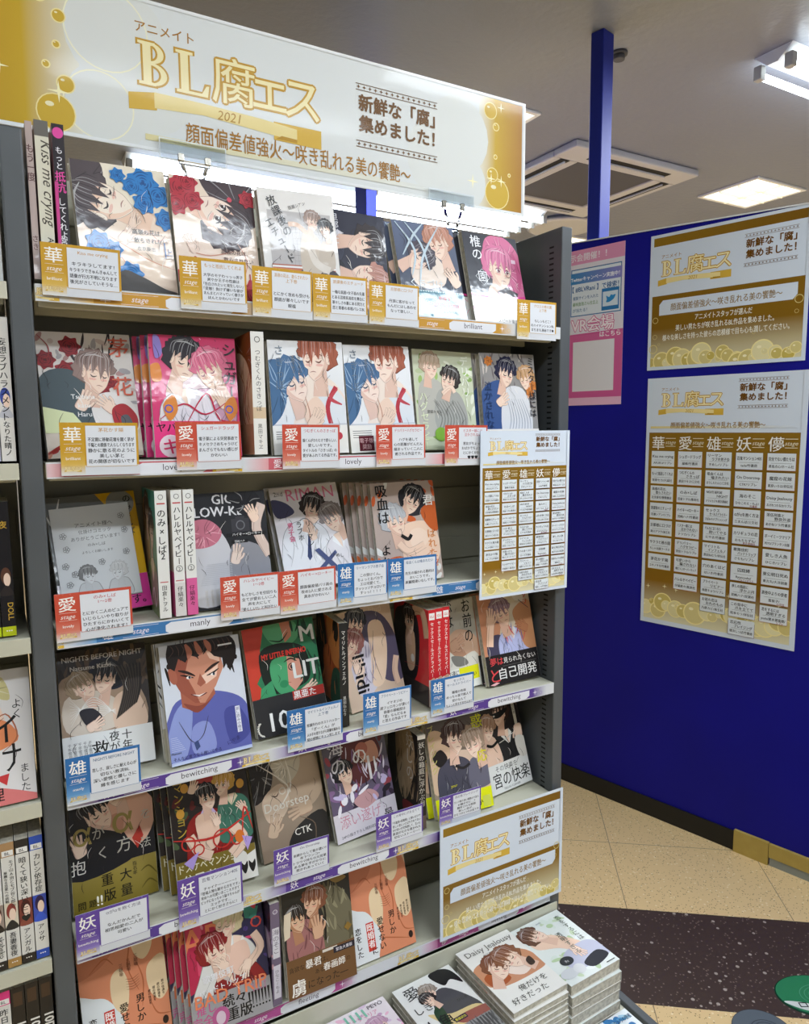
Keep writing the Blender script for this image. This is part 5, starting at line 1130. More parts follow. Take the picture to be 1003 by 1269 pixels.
def c_doorstep():
    A = Art(bg='a08c78'); A.G(0, 0, 1, 1.42, '8c7866', 'b4a28c'); A.B([(.5, 1.2), (.9, 1.3), (1.02, .8), (.8, .55), (.5, .6)], 'c4ab92'); hairmass(A, [(-.05, 1.42), (.28, 1.42), (.32, 1.1), (.2, .85), (-.05, .8)], '2a2422', 14, 4); hairmass(A, [(.3, 1.42), (.7, 1.42), (.72, 1.1), (.5, .92), (.34, 1.1)], 'd2c8b4', 16, 5, 'f0e8da')
    A.B([(.12, .8), (.4, .95), (.5, .7), (.35, .5), (.15, .5)], 'd8bfa6'); A.S([(.25, .82), (.32, .8), (.36, .84)], .016, LN); hand(A, .66, .55, .26, 100, skin='cdb196'); hand(A, .22, .40, .22, -20, skin='cdb196'); A.B([(.5, .3), (.95, .45), (1.02, 0), (.4, 0)], '2b2826'); A.S([(.6, .45), (.8, .3), (.75, .0)], .014, '6a5848')
    A.T('On', .45, .80, .14, 'e8e2d6', 'c', 0); A.T('Doorstep', .45, .62, .17, 'e8e2d6', 'c', .005, fit=.86); A.T('CTK', .62, .22, .13, 'e8e2d6', 'c', .005)
    for p in ([(.1, 1.3), (.5, .9), (.4, .7)], [(.5, 1.4), (.55, .9), (.3, .6)], [(.35, 1.42), (.2, 1.0)]): A.S(p, .02, 'eee6da')
    return dict(A=A, edge='4a443e')
def c_purple():
    A = Art(bg='4a424e'); A.G(0, 0, 1, 1.42, '6a5a78', '5c5a66'); petals(A, 60, ['3a2c40', '8a6a94', 'c8bcd0', '6a2c34', '2a2430', '9a4450'], 21, .08); A.B([(.3, 1.35), (.75, 1.42), (.9, 1.0), (.6, .7), (.35, .85)], '5c2c30'); hatch(A, .1, .5, .9, 1.1, 40, ['d6cede', '2a2232', '7a5a86'], 4, .02); A.B([(.35, .5), (.6, .6), (.75, .45), (.5, .35)], 'c79a9c'); A.B([(.55, 1.2), (.8, 1.25), (.85, 1.0), (.62, .98)], 'c9927e')
    head(A, .28, .92, .34, 10, False, '1c1c26', seed=53); A.E(.6, 1.18, .10, .10, 'b06a5c'); A.V('海の', .20, 1.44, .26, 'd8d6de', .004); A.T('の', .55, 1.0, .26, 'f2f0f4', 'c', .012); A.R(.66, .72, .70, 1.06, 'e6e4ea'); A.R(.76, .8, .79, 1.02, 'e6e4ea'); petals(A, 10, ['ece8f0', 'c8bce0'], 31, .09, (.1, .4, .9, .7))
    O = Art(1, .40, 'd9d2da'); O.T('添い遂げ', .42, .19, .20, 'c98a9c', 'c', 0, fit=.66); O.T('最', .86, .10, .16, '2a262c', 'c', .015); O.T('24Pの描き下ろし特別収録', .36, .05, .05, '55505a', 'c', .01, fit=.6); petals(O, 12, 'b8a0b8', 6, .02, (0, 0, 1, .4))
    return dict(A=A, obi=O, edge='57525c')
def c_garden():
    A = Art(bg='2a2422'); A.B([(.3, 1.42), (.8, 1.4), (.9, .9), (.6, .3), (.35, .5)], 'b39878'); hatch(A, .2, .2, 1, 1.3, 30, ['1c1816', '6a5a44', 'c9ac88'], 6, .025); A.V('妖しの', .75, 1.38, .24, 'ddd6cc', .008); A.B([(.5, .25), (.9, .3), (1, .05), (.6, 0)], '8c2430')
    S = Art(.13, 1.42, '1d1a1c'); S.V('妖しの箱庭に浮かぶ月', .065, 1.32, .098, 'b8b2aa', .006); S.R(0, 0, .13, .2, '6a5a50'); S.R(0, 1.36, .13, 1.42, 'cfc8bc')
    return dict(A=A, S=S, edge='bdb5a4')
def c_yellow():
    A = Art(bg='7c7268'); A.G(0, .3, 1, 1.42, 'a08e7c', '544c4a'); A.B([(.0, 1.2), (.25, 1.25), (.4, .9), (.3, .5), (0, .4)], 'd8b89a'); A.B([(.3, .85), (.7, .9), (1.0, .6), (1.0, .3), (.2, .3)], 'd8bca6'); torso(A, .42, .78, .34, 0, False, '4c4a58', '3a3844'); A.B([(.7, .75), (.95, .7), (1.02, .35), (.65, .35)], '6a6878')
    head(A, .48, 1.12, .46, -5, False, '4a3432', seed=55); head(A, .80, .98, .46, 14, True, 'a8907c', seed=56, cut='long'); A.S([(.42, .72), (.55, .66), (.68, .7)], .04, '2a2628', False); A.B([(.05, .9), (.2, 1.0), (.3, .85), (.15, .75)], '1f1b1c')
    A.T('惑', .90, 1.22, .22, 'c8c81c', 'c', .015); A.T('応', .92, .70, .20, 'e2d81c', 'c', .015); A.V('ブレイジング', .07, 1.38, .12, 'c9c070', .006); A.T('your', .35, .42, .06, 'e2d83c', 'c', .01)
    O = Art(1, .30, 'e8ec10'); O.T('狂おしいほどの独占欲が', .5, .20, .055, '3a3a1c', 'c', .01, fit=.8); O.T('「どっちか」', .6, .06, .11, '1c1c10', 'c', .02); O.R(.82, .02, .96, .18, 'd6da5a')
    return dict(A=A, obi=O, edge='b3ac84')
def c_mask():
    A = Art(bg='2a2424'); hatch(A, .5, .9, 1, 1.4, 16, ['5c4a40', '1c1818'], 3, .03); torso(A, .64, .84, .36, 4, False, '242426', 'e4e0da', tie='1c1c1e'); A.B([(.1, .9), (.38, .85), (.45, .42), (.05, .4)], 'e2c0aa')
    head(A, .58, 1.20, .42, -12, True, '3a2620', seed=58, skin='e8c8b2'); A.S([(.36, 1.2), (.55, 1.18), (.76, 1.24)], .10, '131314'); A.E(.45, 1.18, .02, .014, 'e6e2de'); head(A, .26, 1.02, .38, -18, False, 'a9846c', seed=59); A.S([(.18, .78), (.3, .74), (.44, .80)], .045, '151515', False); A.S([(.45, .75), (.6, .78), (.8, .84)], .014, 'c9c6c0', False)
    hand(A, .90, .82, .24, 180, skin='e8cbb6'); A.B([(.8, .75), (1.0, .72), (1.02, .45), (.84, .45)], 'd6d2ca'); A.R(.86, .95, .92, 1.3, 'd0cabc'); A.V('支配者', .89, 1.28, .055, '333')
    O = Art(1, .45, 'dcdcda'); O.T('その快楽を', .5, .33, .10, '3a3a3a', 'c', 0, fit=.8); O.T('宮の快楽', .58, .10, .25, '1c1c1c', 'c', .006, fit=.80); O.T('TELLOU CLEANER', .55, .03, .045, '555', 'c', .008)
    return dict(A=A, obi=O, edge='3c3836')
def c_peach(left=False):
    A = Art(bg='dfe3e4'); A.B([(-.1, 1.5), (1.1, 1.5), (1.1, -.1), (.42, -.1), (.46, .3), (.30, .62), (.10, .72), (-.1, .9)], 'd98a66'); A.B([(-.1, 1.42), (.35, 1.42), (.45, 1.25), (.3, 1.05), (.05, .95), (-.1, 1.0)], 'c97a58')
    for b in ([(.62, 1.32), (.8, 1.36), (.88, 1.2), (.84, 1.02), (.74, .94), (.64, 1.06)], [(.80, .86), (.98, .92), (1.05, .6), (.92, .40), (.80, .5), (.76, .70)], [(.36, .86), (.48, .92), (.55, .7), (.50, .42), (.40, .45), (.34, .62)], [(.95, 1.3), (1.05, 1.35), (1.05, 1.0)]): A.B(b, 'e7cda6')
    for p in ([(.5, 1.42), (.6, 1.2), (.56, .9), (.66, .6)], [(.66, .95), (.72, .7), (.68, .4)], [(.12, .98), (.3, 1.1), (.4, 1.0)], [(.45, .25), (.6, .2), (.9, .1)], [(.78, .42), (.85, .25), (1, .2)]): A.S(p, .016, 'b8653f')
    for i in range(5): A.S([(.52, .78-.03*i), (.60, .76-.03*i), (.68, .79-.03*i)], .007, '9a5a3c')
    A.V('男しか', .66, .56, .11, '1c1614', .02); A.V('愛せない', .47, .52, .11, '1c1614', .02); A.R(.24, .12, .36, .50, 'c8382c'); A.V('既婚者', .30, .49, .11, 'f4ece8', .02); A.V('に', .34, .16, .10, '1c1614', .02); A.V('恋をした', .11, .48, .10, '1c1614', .02)
    for i in range(4): A.V('君の体温を', .94-.055*i, .62-.02*i, .036, '3a2018', .01)
    for i in range(3): A.V('三題噺'[0:3], .66-i*.09, 1.04-.03*i, .05, '6a3a28')
    A.E(.93, .14, .035, .05, '2a1a18'); return dict(A=A, edge='d6c9b2')
def c_trip():
    A = Art(bg='2c2a4c'); A.P([(0, 1.42), (.4, 1.42), (.35, .6), (0, .5)], 'b8284c'); A.P([(.1, 1.3), (.2, 1.3), (.22, .7), (.12, .7)], 'd84a6c'); petals(A, 16, ['e04a7a', '4a3a7a', 'd88a9a'], 3, .06, (0, .6, 1, 1.4)); A.P([(.75, 1.35), (.95, 1.3), (.9, 1.15), (.76, 1.2)], '3a8a7c'); A.B([(.8, 1.4), (.92, 1.42), (.9, 1.28)], 'c8304a')
    A.T('AB', .20, .98, .42, 'e8845c', 'c', .01, fit=.52); A.T('O', .9, 1.05, .20, 'c8443c', 'c', .01); torso(A, .62, .95, .36, -20, False, 'dcdad6', 'f0eeea'); torso(A, .50, .62, .34, 25, True, '8c2024', 'c8b6b0'); A.B([(.45, .85), (.72, .95), (.78, .7), (.6, .55)], 'e9c3b0')
    head(A, .52, 1.20, .40, -14, True, 'd6c8a0', seed=61); head(A, .34, .92, .42, 16, False, '8a1f24', seed=62); arm(A, [(.85, 1.0), (.92, .8), (.72, .62)], .10, 'e8c8b4'); hand(A, .72, .62, .16, 160); hand(A, .42, .74, .15, 60)
    A.T('歌舞伎町', .36, .60, .10, 'f0eef0', 'c', .012, fit=.54, rot=4); A.T('バッドトリップ', .40, .46, .09, 'f0eef0', 'c', .012, fit=.60, rot=4); A.T('BAD TRIP', .5, .32, .22, 'e8845c', 'c', .01, fit=.96)
    O = Art(1, .42, '9d9a9c'); O.T('続々', .52, .23, .16, '141214', 'c', .02); O.T('重版', .58, .06, .17, '141214', 'c', .02)
    for i in range(7): x = .70+i*.042; O.P([(x, .30), (x+.03, .30), (x+.018, .14), (x+.012, .14)], '141214'); O.E(x+.015, .11, .012, .012, '141214')
    O.T('推し', .17, .24, .13, 'c8508a', 'c', .01); O.T('完全', .12, .10, .14, 'c8508a', 'c', .01); O.E(.34, .14, .11, .12, 'b85a8c'); O.E(.34, .13, .06, .08, 'd8c0cc'); [O.V('究極の愛', .78+.05*i, .40, .028, 'c0558a') for i in range(4)]
    return dict(A=A, obi=O, edge='8a8480')
def c_umi():
    A = Art(bg='3a2c44'); petals(A, 40, ['5c3c64', '8a6a94', '1f1826', 'a8485c'], 5, .1); A.E(.8, .8, .2, .2, 'b8a6c0')
    S = Art(.12, 1.42, '6f6076'); petals(S, 10, ['8a7a94', '4a3a54', 'b88a94'], 7, .05, (0, .2, .12, 1.4)); S.R(.02, .66, .11, 1.08, 'd6d2d8'); S.V('海のそこ', .065, 1.06, .085, '6a6070'); S.R(.02, .10, .11, .56, 'cfc9d2'); S.V('ひなこ/もよ', .065, .5, .055, '5a5460'); S.O(.065, 1.3, .03, .006, 'e8e4ea')
    return dict(A=A, S=S, edge='8f8894')
def c_samurai():
    A = Art(bg='232322'); A.B([(.52, 1.25), (.85, 1.22), (1.05, .8), (1.05, .3), (.5, .35), (.6, .8)], '6c6650'); hatch(A, .6, .4, 1, 1.2, 24, ['8a8468', '57523e'], 5, .03); A.B([(.05, .85), (.35, .95), (.55, .65), (.5, .3), (.1, .35)], 'a06a68'); hatch(A, .1, .4, .5, .85, 12, '7a4a4c', 2, .02); A.S([(.5, 1.3), (.6, 1.0), (.58, .6)], .03, '1a1716', False)
    head(A, .44, 1.14, .38, -8, True, '7c4a34', seed=64, skin='d8b092', tone='b07c5c'); head(A, .18, .98, .36, 10, False, '2a2422', seed=65, skin='d8b292', tone='b07c5c'); A.P([(.02, 1.1), (.12, 1.12), (.08, .8), (-.02, .76)], 'd8c8ae'); hand(A, .48, .78, .22, 5, skin='d2a686'); A.B([(.7, 1.38), (.8, 1.42), (.95, 1.34), (.8, 1.30)], '8a6f3c'); A.P([(.86, .68), (.92, .74), (.98, .68), (.92, .62)], '8a6a2c')
    O = Art(1, .50, '6e4c2c'); O.T('貪欲な', .14, .34, .075, '2c1c10', 'c', 0); O.T('暴君', .38, .33, .12, 'ece6dc', 'c', .015); O.T('は、', .54, .34, .08, '2c1c10', 'c', 0); O.T('ある', .46, .22, .07, '2c1c10'); O.T('春画師', .68, .22, .11, 'ece6dc', 'c', .015); O.T('の', .89, .24, .07, '2c1c10'); O.T('虜', .15, .04, .22, 'f0ebe2', 'c', .015); O.T('になった―', .58, .07, .12, '241710', 'c', 0, fit=.62); O.R(.52, .45, .74, .485, 'd8d0c4'); O.R(.68, .39, 1, .47, '1c1a2c'); O.T('緊急大重版', .84, .41, .05, 'e0dce4', 'c', .01)
    return dict(A=A, obi=O, edge='5c5448')
def c_flat(kind):
    A = Art(bg='e3e3e0')
    if kind == 'maria':
        A = Art(bg='e6dbe0'); petals(A, 60, ['e8b6cc', 'd8c0d8', 'f2eaf0', 'c8a0c0'], 4, .06); torso(A, .72, .6, .3, 0, False, 'e08aae', 'f0e0ea'); head(A, .70, .95, .34, 5, False, 'c49ab4', seed=66, eye='open'); A.R(.75, .0, 1, .5, '8a6ab0'); A.B([(.5, .3), (.8, .4), (.9, 0), (.5, 0)], '4a9a8a'); A.T('ボーイミーツマリア', .45, 1.18, .10, 'd88aa8', 'c', .01, fit=.7); A.T('PEYO', .82, 1.30, .10, '554a54', 'c', .01); [A.S([(.35+i*.09, 1.36), (.36+i*.09, 1.2)], .03, '7cc0a8', False) for i in range(4)]
    if kind == 'wolf':
        A.B([(.45, 1.0), (.7, 1.05), (.95, .6), (.9, .4), (.5, .35), (.3, .6)], '4a4a50'); A.B([(.2, .75), (.5, .6), (.9, .55), (1.02, .3), (.5, .3)], 'd9c48c'); A.B([(.5, .5), (1.02, .48), (1.02, .34), (.6, .34)], '9a5a50'); A.B([(.6, 1.38), (.8, 1.42), (.95, 1.3), (.98, 1.0), (.85, 1.15), (.7, 1.1)], '16161a'); A.B([(.3, .75), (.45, .82), (.4, .45), (.28, .5)], '2c4430'); head(A, .44, 1.10, .30, -12, False, '9a8c80', seed=67); head(A, .36, .98, .26, 20, True, '2a2222', seed=68); A.T('愛', .22, 1.12, .26, '1c1c20'); A.T('しき', .22, .82, .16, '1c1c20'); A.T('人魚', .26, .45, .24, '1c1c20'); A.T('ひじき', .78, .72, .06, '333'); A.R(.46, .42, .66, .50, '2a1c44'); A.T('重版記念', .56, .44, .05, 'e6dc3c', 'c', .01, fit=.18); A.R(0, 0, 1, .34, '8b8b8b'); hatch(A, .4, .02, 1, .2, 16, '5a5a5a', 2, .02); A.S([(.1, .3), (.3, .1), (.5, .26), (.7, .08)], .03, '1c1c1c'); [A.R(.72+.05*i, .05, .75+.05*i, .32, '4a4a4a') for i in range(5)]
    if kind == 'brown':
        A = Art(bg='e9e7e0'); A.B([(.0, .95), (.4, 1.05), (.9, .95), (1.02, .6), (.9, .45), (.1, .5)], 'c98e6c'); A.B([(.05, .75), (.3, .8), (.4, .55), (.1, .5)], 'a8542c'); A.B([(.4, .7), (.7, .75), (.85, .6), (.6, .5)], 'ecd9cc'); head(A, .36, .82, .50, -30, False, '7c4a34', seed=70); head(A, .64, .88, .50, 30, True, '8c5a40', seed=71); A.B([(.8, .7), (.9, .75), (.9, .6), (.8, .58)], '3a2c28'); A.T('Daisy Jealousy', .52, 1.22, .16, '6a665e', 'c', 0, fit=.86); A.T('おげれつたなか', .5, 1.12, .05, '777'); A.T('俺だけを', .60, .26, .13, '4a4640', 'c', 0, .1); A.T('好きだった', .42, .10, .13, '4a4640', 'c', 0, .1)
    if kind == 'green':
        A = Art(bg='dfe5e0'); petals(A, 40, ['c8d8b8', 'd8e2d8', 'b8cfa4', 'e8eef0'], 8, .09); A.B([(.1, 1.1), (.5, 1.0), (.8, .6), (.7, .4), (.4, .7), (.1, .85)], 'eccbb4'); A.B([(.35, .55), (.9, .6), (1.02, .2), (.3, .2)], 'c0c2d4'); A.B([(.5, .25), (.85, .35), (.95, .18), (.6, .1)], '2e3036'); head(A, .26, 1.12, .44, 40, False, '6c4a38', seed=72); hand(A, .60, .52, .2, -160); A.V('恋をするには', .86, 1.30, .11, '5a6458', 0); A.V('透明すぎる', .60, .98, .11, '4a5448', .004); A.T('yoshi', .5, 1.30, .05, '6a7a8a'); A.E(.30, .42, .12, .09, '3a3e40'); A.T('Rt', .30, .39, .07, 'ccc'); A.E(.16, .2, .16, .1, 'cfd2d4'); A.E(.36, .2, .1, .1, 'd8dadb'); A.R(.78, .05, .95, .065, '333')
    if kind == 'blue':
        A = Art(bg='e3e8ea'); petals(A, 40, ['5a9ac8', '3a7ab0', 'a8cce0', 'f0f4f4'], 8, .1, (0, .6, 1, 1.42)); A.B([(.2, .9), (.6, 1.0), (.7, .7), (.3, .6)], '2a2c38'); head(A, .45, .8, .4, 0, False, '23232c', seed=74); A.T('真夜中よりの使者', .75, 1.25, .09, '33506a', 'c', .01, fit=.45)
    return dict(A=A, edge='b9b9b2')
def c_spine(title, author, col, tc='222', top=None, pic=None, base=None, w=.126, sub=None, size=.085):
    A = Art(bg=col); hatch(A, .3, .2, 1, 1.3, 20, mix(col, '000', .3), 3, .03)
    S = Art(w, 1.42, col); c = w/2
    if top: S.R(0, 1.26, w, 1.42, top); S.R(.01, 1.27, w-.01, 1.33, 'e9e7e2'); S.T('BL', c, 1.28, .05, '333', 'c', .01)
    if pic: S.R(0, .44, w, .74, pic[0]); S.E(c, .64, w*.36, .09, pic[1]); S.E(c+.01, .60, w*.25, .07, 'ecd0bc'); S.B([(0, .44), (c, .54), (w, .44)], pic[2])
    S.V(title, c if not sub else c+.025, 1.22, size, tc, .014)
    if sub: S.V(sub, c-.03, 1.1, size*.8, tc, .012)
    if len(author) and author[0] < 'z': S.T(author, c, .26, .075, tc, 'c', .01, rot=-90)
    else: S.V(author, c, .40, .07, tc, .012)
    if base: S.R(0, 0, w, .10, base); S.T('•••', c, .035, .06, 'e8e4de')
    return dict(A=A, S=S, edge='b9b4a4')

def c_caps():
    d = c_spine('', 'さか', '28231f', 'e6e4de', w=.13); S = d['S']
    S.R(.02, 1.20, .11, 1.36, '4a3626'); S.T('10DANCE', .04, .72, .13, 'e9e6e0', 'c', .03, rot=-90, fit=.80); return d

# ------------------------------------------------------------------ building and placing books
PROTO = {}
def ink(A, n, seed):
    """fine pen strokes and pale glints over the drawing"""
    rnd = random.Random(seed)
    for i in range(n):
        x, y = rnd.uniform(.05, .95), rnd.uniform(.35, 1.35); a = rnd.uniform(-1, 1); l = rnd.uniform(.06, .2)
        A.S([(x, y), (x+a*l*.6, y-l*.5), (x+a*l*.7+rnd.uniform(-.04, .04), y-l)], rnd.uniform(.003, .007), '2c2224' if i % 4 else 'f4efe8')
def proto(key, d, t, w=.128, h=.182):
    """meshes of one comic: wrapped cover, page block, paper band"""
    A = d['A']; k = w; ky = h/1.42
    mb = MB(); e = d.get('edge', 'ccc'); sp = d.get('spine', e)
    bt = .0007
    mb.box(0, w, 0, bt, 0, h, mix(e, 'fff', .3)); mb.box(0, w, t-bt, t, 0, h, 'd6d2c8'); mb.box(w-bt, w, bt, t-bt, 0, h, sp)
    mb.art(A, (0, 0, 0), (1, 0, 0), (0, 0, ky/k), k)
    if 'S' in d:
        S = d['S']; mb.art(S, (w, 0, 0), (0, t/(S.w*k), 0), (0, 0, ky/k), k)
    c = mb.build('cover', M['cover'])
    pb = MB(); pb.box(.0015, w-bt-.0001, bt+.0001, t-bt-.0001, .0012, h-.0012); p = pb.build('pages', M['pages'])
    r = [c, p]
    if 'obi' in d:
        O = d['obi']; oh = O.h*ky; g = .0006
        ob = MB(); ob.box(-.0002, w+.0004, -g, -.0001-.00045, .0, oh, 'ddd'); ob.box(-.0002, w+.0004, t+.0001, t+.0003, 0, oh, 'ddd'); ob.box(w+.0001, w+.0004, -g, t+.0003, 0, oh, O.tris[0][2][0])
        ob.art(O, (0, -g, 0), (1, 0, 0), (0, 0, ky/k), k)
        r.append(ob.build('paper_band', M['cover']))
    # the film-wrapped film layer keeps the printed layers under half a millimetre
    PROTO[key] = (r, t, w, h)
    for o in r: COL.objects.unlink(o)
def put(key, mw, label, group=None, name='comic_book'):
    root = empty(name, mw); root['label'] = label; root['category'] = 'book'
    if group: root['group'] = group
    for src in PROTO[key][0]:
        o = src.copy(); COL.objects.link(o); o.parent = root
    return root
def pose(x, y, row, yaw=0, lean=0, roll=0, t=.014, w=.128, turn=False, dz=0, deck=None):
    z = (DK[row] if deck is None else deck)+dz+.0006
    z += (w if turn else t)*math.sin(max(lean, 0))+max(0, -w*math.sin(roll))
    m = Matrix.Translation((x, y, z)) @ Matrix.Rotation(yaw, 4, 'Z') @ Matrix.Rotation(-lean, 4, 'X') @ Matrix.Rotation(-roll, 4, 'Y')
    if turn: m = m @ Matrix.Translation((0, w, 0)) @ Matrix.Rotation(-math.pi/2, 4, 'Z')
    return m
ORD = ['second', 'third', 'fourth', 'fifth', 'sixth']
def face(key, d, row, x, y, yaw, lean, roll, desc, t=.014, w=.128, h=.182, copies=0, dx=-.008, step=None, ob=.0):
    """face-out comic with its copies behind it, each shifted a little to the left"""
    if key not in ('man', 'peach', 'scribble', 'l0'): ink(d['A'], 16, len(desc))
    proto(key, d, t, w, h)
    m = pose(x, y, row, yaw, lean, roll, t, w)
    g = ('copies of the '+desc) if copies else None
    put(key, m, desc+(', foremost of its stack' if copies else ''), g)
    step = ((step or t+.0012)+(.0012 if 'obi' in d else .0006))/math.cos(lean)
    for i in range(1, copies+1):
        mi = pose(x+dx*i+math.sin(yaw)*-step*i, y+step*i, row, yaw, lean, roll, t, w)
        put(key, mi, f'{ORD[i-1]} copy back of the {desc}', g)
    return m
S2 = 'on the second shelf'
# top shelf
face('blue_rose', c_blue_rose(), 0, .0642, .0265, .0477, .162, .0373, 'comic with blue roses around a dark-haired sleeper', t=.016)
face('red_rose', c_red_rose(), 0, .1935, .0279, .0561, .1397, .0184, 'comic with red roses around a dark-haired face', t=.016)
face('etude', c_etude(), 0, .3265, .0203, 0, .1393, .0406, 'comic of a white-shirted pair in a gymnasium', t=.014)
face('sideways', c_sideways(), 0, .4372, .046, -.02, .22, -.03, 'comic with two heads lying sideways on dark blue', w=.118, h=.178)
face('teal_band', c_teal_band(), 0, .5774, .0306, -.0153, .3068, 0, 'film-wrapped comic with a teal paper band', t=.013, copies=1, dx=-.010)
face('pink_hair', c_pink_hair(), 0, .732, .0409, 0, .2891, -.0094, 'comic with a pink-haired portrait on black', t=.013, copies=1, dx=-.010)
D = c_spine('もう一度', 'さき', 'b9a6a0', '5a3a3a', w=.07); proto('wrap', D, .008, .128, .200)
put('wrap', pose(.0015, .004, 0, 0, .05, 0, .008, .128, True), 'thin film-wrapped comic edge-on, leftmost on the top shelf')
D = c_spine('Kiss me crying', 'ARUKU', 'd9d4c0', '3a342c', w=.12, size=.001); D['S'].T('Kiss me crying', .05, .86, .13, '4a4238', 'c', 0, .35, rot=-90, fit=.86); D['S'].R(.0, 1.28, .12, 1.42, '6a6660'); D['A'] = Art(bg='b98a80'); hatch(D['A'], 0, 0, 1, 1.4, 30, ['8a4a4c', 'd8b0a0', '5a3430'], 4, .04)
proto('kiss_me', D, .0165, .128, .203)
put('kiss_me', pose(.0118, .002, 0, 0, .05, 0, .0165, .128, True), 'cream spine with handwritten Kiss me crying, upright at the left of the top shelf')
D = c_spine('もっと', '宮原', '2a2428', 'e8e4e8', w=.11, size=.07); D['S'].V('抵抗', .055, 1.00, .10, 'e04aa0', .015); D['S'].V('してくれよ', .06, .76, .075, 'e8e4e8', .01); D['S'].E(.055, 1.34, .05, .05, 'e04aa0'); D['S'].R(0, .2, .03, .9, 'c8408a'); D['A'] = Art(bg='b06a7a')
proto('resist', D, .0145, .128, .203)
put('resist', pose(.0325, .004, 0, 0, .05, 0, .0145, .128, True), 'black and pink spine upright beside the blue-rose comic')
# second shelf
face('red_flowers', c_red_flowers(), 1, .0065, .0341, .07, .2159, .0209, 'comic with red flowers and a brown-haired figure', t=.014)
face('pink_drug', c_pink_drug(), 1, .1463, .0186, -.025, .1449, -.0049, 'hot pink comic of a close couple', t=.0105, copies=3, dx=-.0085, step=.018)
D = c_brown_side('つむぎくんのさきっぽ', '黒田マキヱ'); proto('tsumugi_spine', D, .0205, .128, .186)
put('tsumugi_spine', pose(.289, -.002, 1, 0, .03, 0, .0205, .128, True), 'thick white spine standing between pink comics and blue-haired kiss comics')
D = c_kiss(); face('kiss', D, 1, .3275, .0173, -.0289, .0933, .0141, 'left of the two blue-haired kiss comics on the second shelf')
put('kiss', pose(.4621, .0154, 1, .0042, .1318, .0218), 'right one of the two blue-haired kiss comics on the second shelf')
face('green', c_green(), 1, .5975, .0219, 0, .1729, -.0165, 'pale green comic of an embracing pair')
face('blue_fig', c_blue_fig(), 1, .7387, .0164, -.0211, .1306, .0056, 'comic of a figure in blue and a figure in white', copies=1, dx=-.007)
# third shelf
face('nomi', c_nomi(), 2, .0125, .055, .049, .2916, .0501, 'grey and yellow comic behind a line-drawing sheet', t=.013)
A = Art(1, 1.28, 'd4d6d8')
for i, s in enumerate(('アニメイト様へ', '仕掛けコミック', 'ありがとうございます！', 'のみ×しば', 'よろしくお願いします')): A.T(s, .52, 1.0-i*.09, (.07, .06, .06, .05, .04)[i], '444', 'c')
for x, c, hh in ((.36, 'c8cacc', '777'), (.74, 'c8cacc', 'ccc')):
    A.push(x, .14, .3); A.B([(-.5, -.4), (-.42, .25), (-.15, .4), (.15, .4), (.42, .25), (.5, -.4)], '999'); A.B([(-.47, -.4), (-.39, .24), (-.14, .37), (.14, .37), (.39, .24), (.47, -.4)], c); A.pop()
    head(A, x, .34, .24, 0, x > .5, hh, 'd8dadc', 'shut', tone='c6c8ca', line='444', blush=False, seed=int(x*9))
for x, y in ((.12, .9), (.14, .72), (.1, .5), (.88, 1.1), (.9, .9), (.88, .6), (.2, .38), (.55, .5), (.12, .25)):
    for a in range(5): A.O(x+.026*math.cos(a*1.256), y+.026*math.sin(a*1.256), .02, .005, '555', 8)
A.R(0, 0, 1, .012, '999')
o = sheet('drawing_sheet', A, .112, 'grey line-drawing sheet leaning on the yellow comic on the third shelf', 'sheet', m='matte')
NM = pose(.0125, .055, 2, .049, .2916, .0501, .013)
o.matrix_world = NM @ Matrix.Translation((.004, -.0022, .021))
D = c_teal(); proto('teal', D, .0165, .128, .188)
put('teal', pose(.1385, -.002, 2, -.04, .02, 0, .0165, .128, True), 'teal comic turned to show a white spine numbered two')
D = c_baby(); proto('baby', D, .0155, .128, .188)
put('baby', pose(.1615, -.002, 2, 0, .02, 0, .0155, .128, True), 'left of two white spines with a circled two', 'white spines with a circled two')
D2 = c_baby(); D2['S'].R(0, 0, .115, .42, 'd8609a'); D2['S'].V('仔縞楽々', .058, .34, .06, '3a1c2c', .008); proto('baby2', D2, .0155, .128, .188)
put('baby2', pose(.1788, -.002, 2, 0, .02, 0, .0155, .128, True), 'right of two white spines with a circled two, with a pink foot', 'white spines with a circled two')
face('lowkey', c_lowkey(), 2, .1985, .0128, -.0671, .1873, .0183, 'dark comic with a raised camera and large white capitals', t=.012, w=.118, h=.180)
face('riman', c_riman(), 2, .3611, .060, -.0158, .3477, .0594, 'white comic with large pink capitals and two kissing men', t=.012, copies=1, dx=-.004, step=.0135)
face('orange', c_orange(), 2, .523, .032, -.0654, .2123, .0175, 'orange and black comic of a grey-haired pair', t=.011, copies=4, dx=-.0085, step=.0122)
# fourth shelf
face('wings', c_wings(), 3, .0025, .0401, .0251, .346, -.0191, 'dark comic with black wings and a white band')
face('man', c_man(), 3, .1468, .0033, .0483, .2792, .0042, 'comic of a black-haired man in a blue shirt', t=.013)
proto('scribble', c_scribble(), .015, .128, .182)
put('scribble', pose(.1425, .0205, 3, .0483, .2792, .0042, .015), 'white comic half hidden behind the blue-shirt man')
face('inferno', c_inferno(), 3, .2911, .0292, 0, .2538, .0534, 'green and red comic with large white letters', t=.014)
D = c_orange_dark(); proto('dark_orange', D, .0155, .128, .182)
put('dark_orange', pose(.4315, .010, 3, -.10, .02, 0, .0155, .128, True), 'orange and black comic turned to show a black spine')
face('coats', c_coats(), 3, .4735, .0525, .0815, .1908, .09, 'beige comic of a crouching pair in dark coats', t=.013, w=.120, h=.182)
D = c_red_spine(); proto('red_spine', D, .0155, .128, .182)
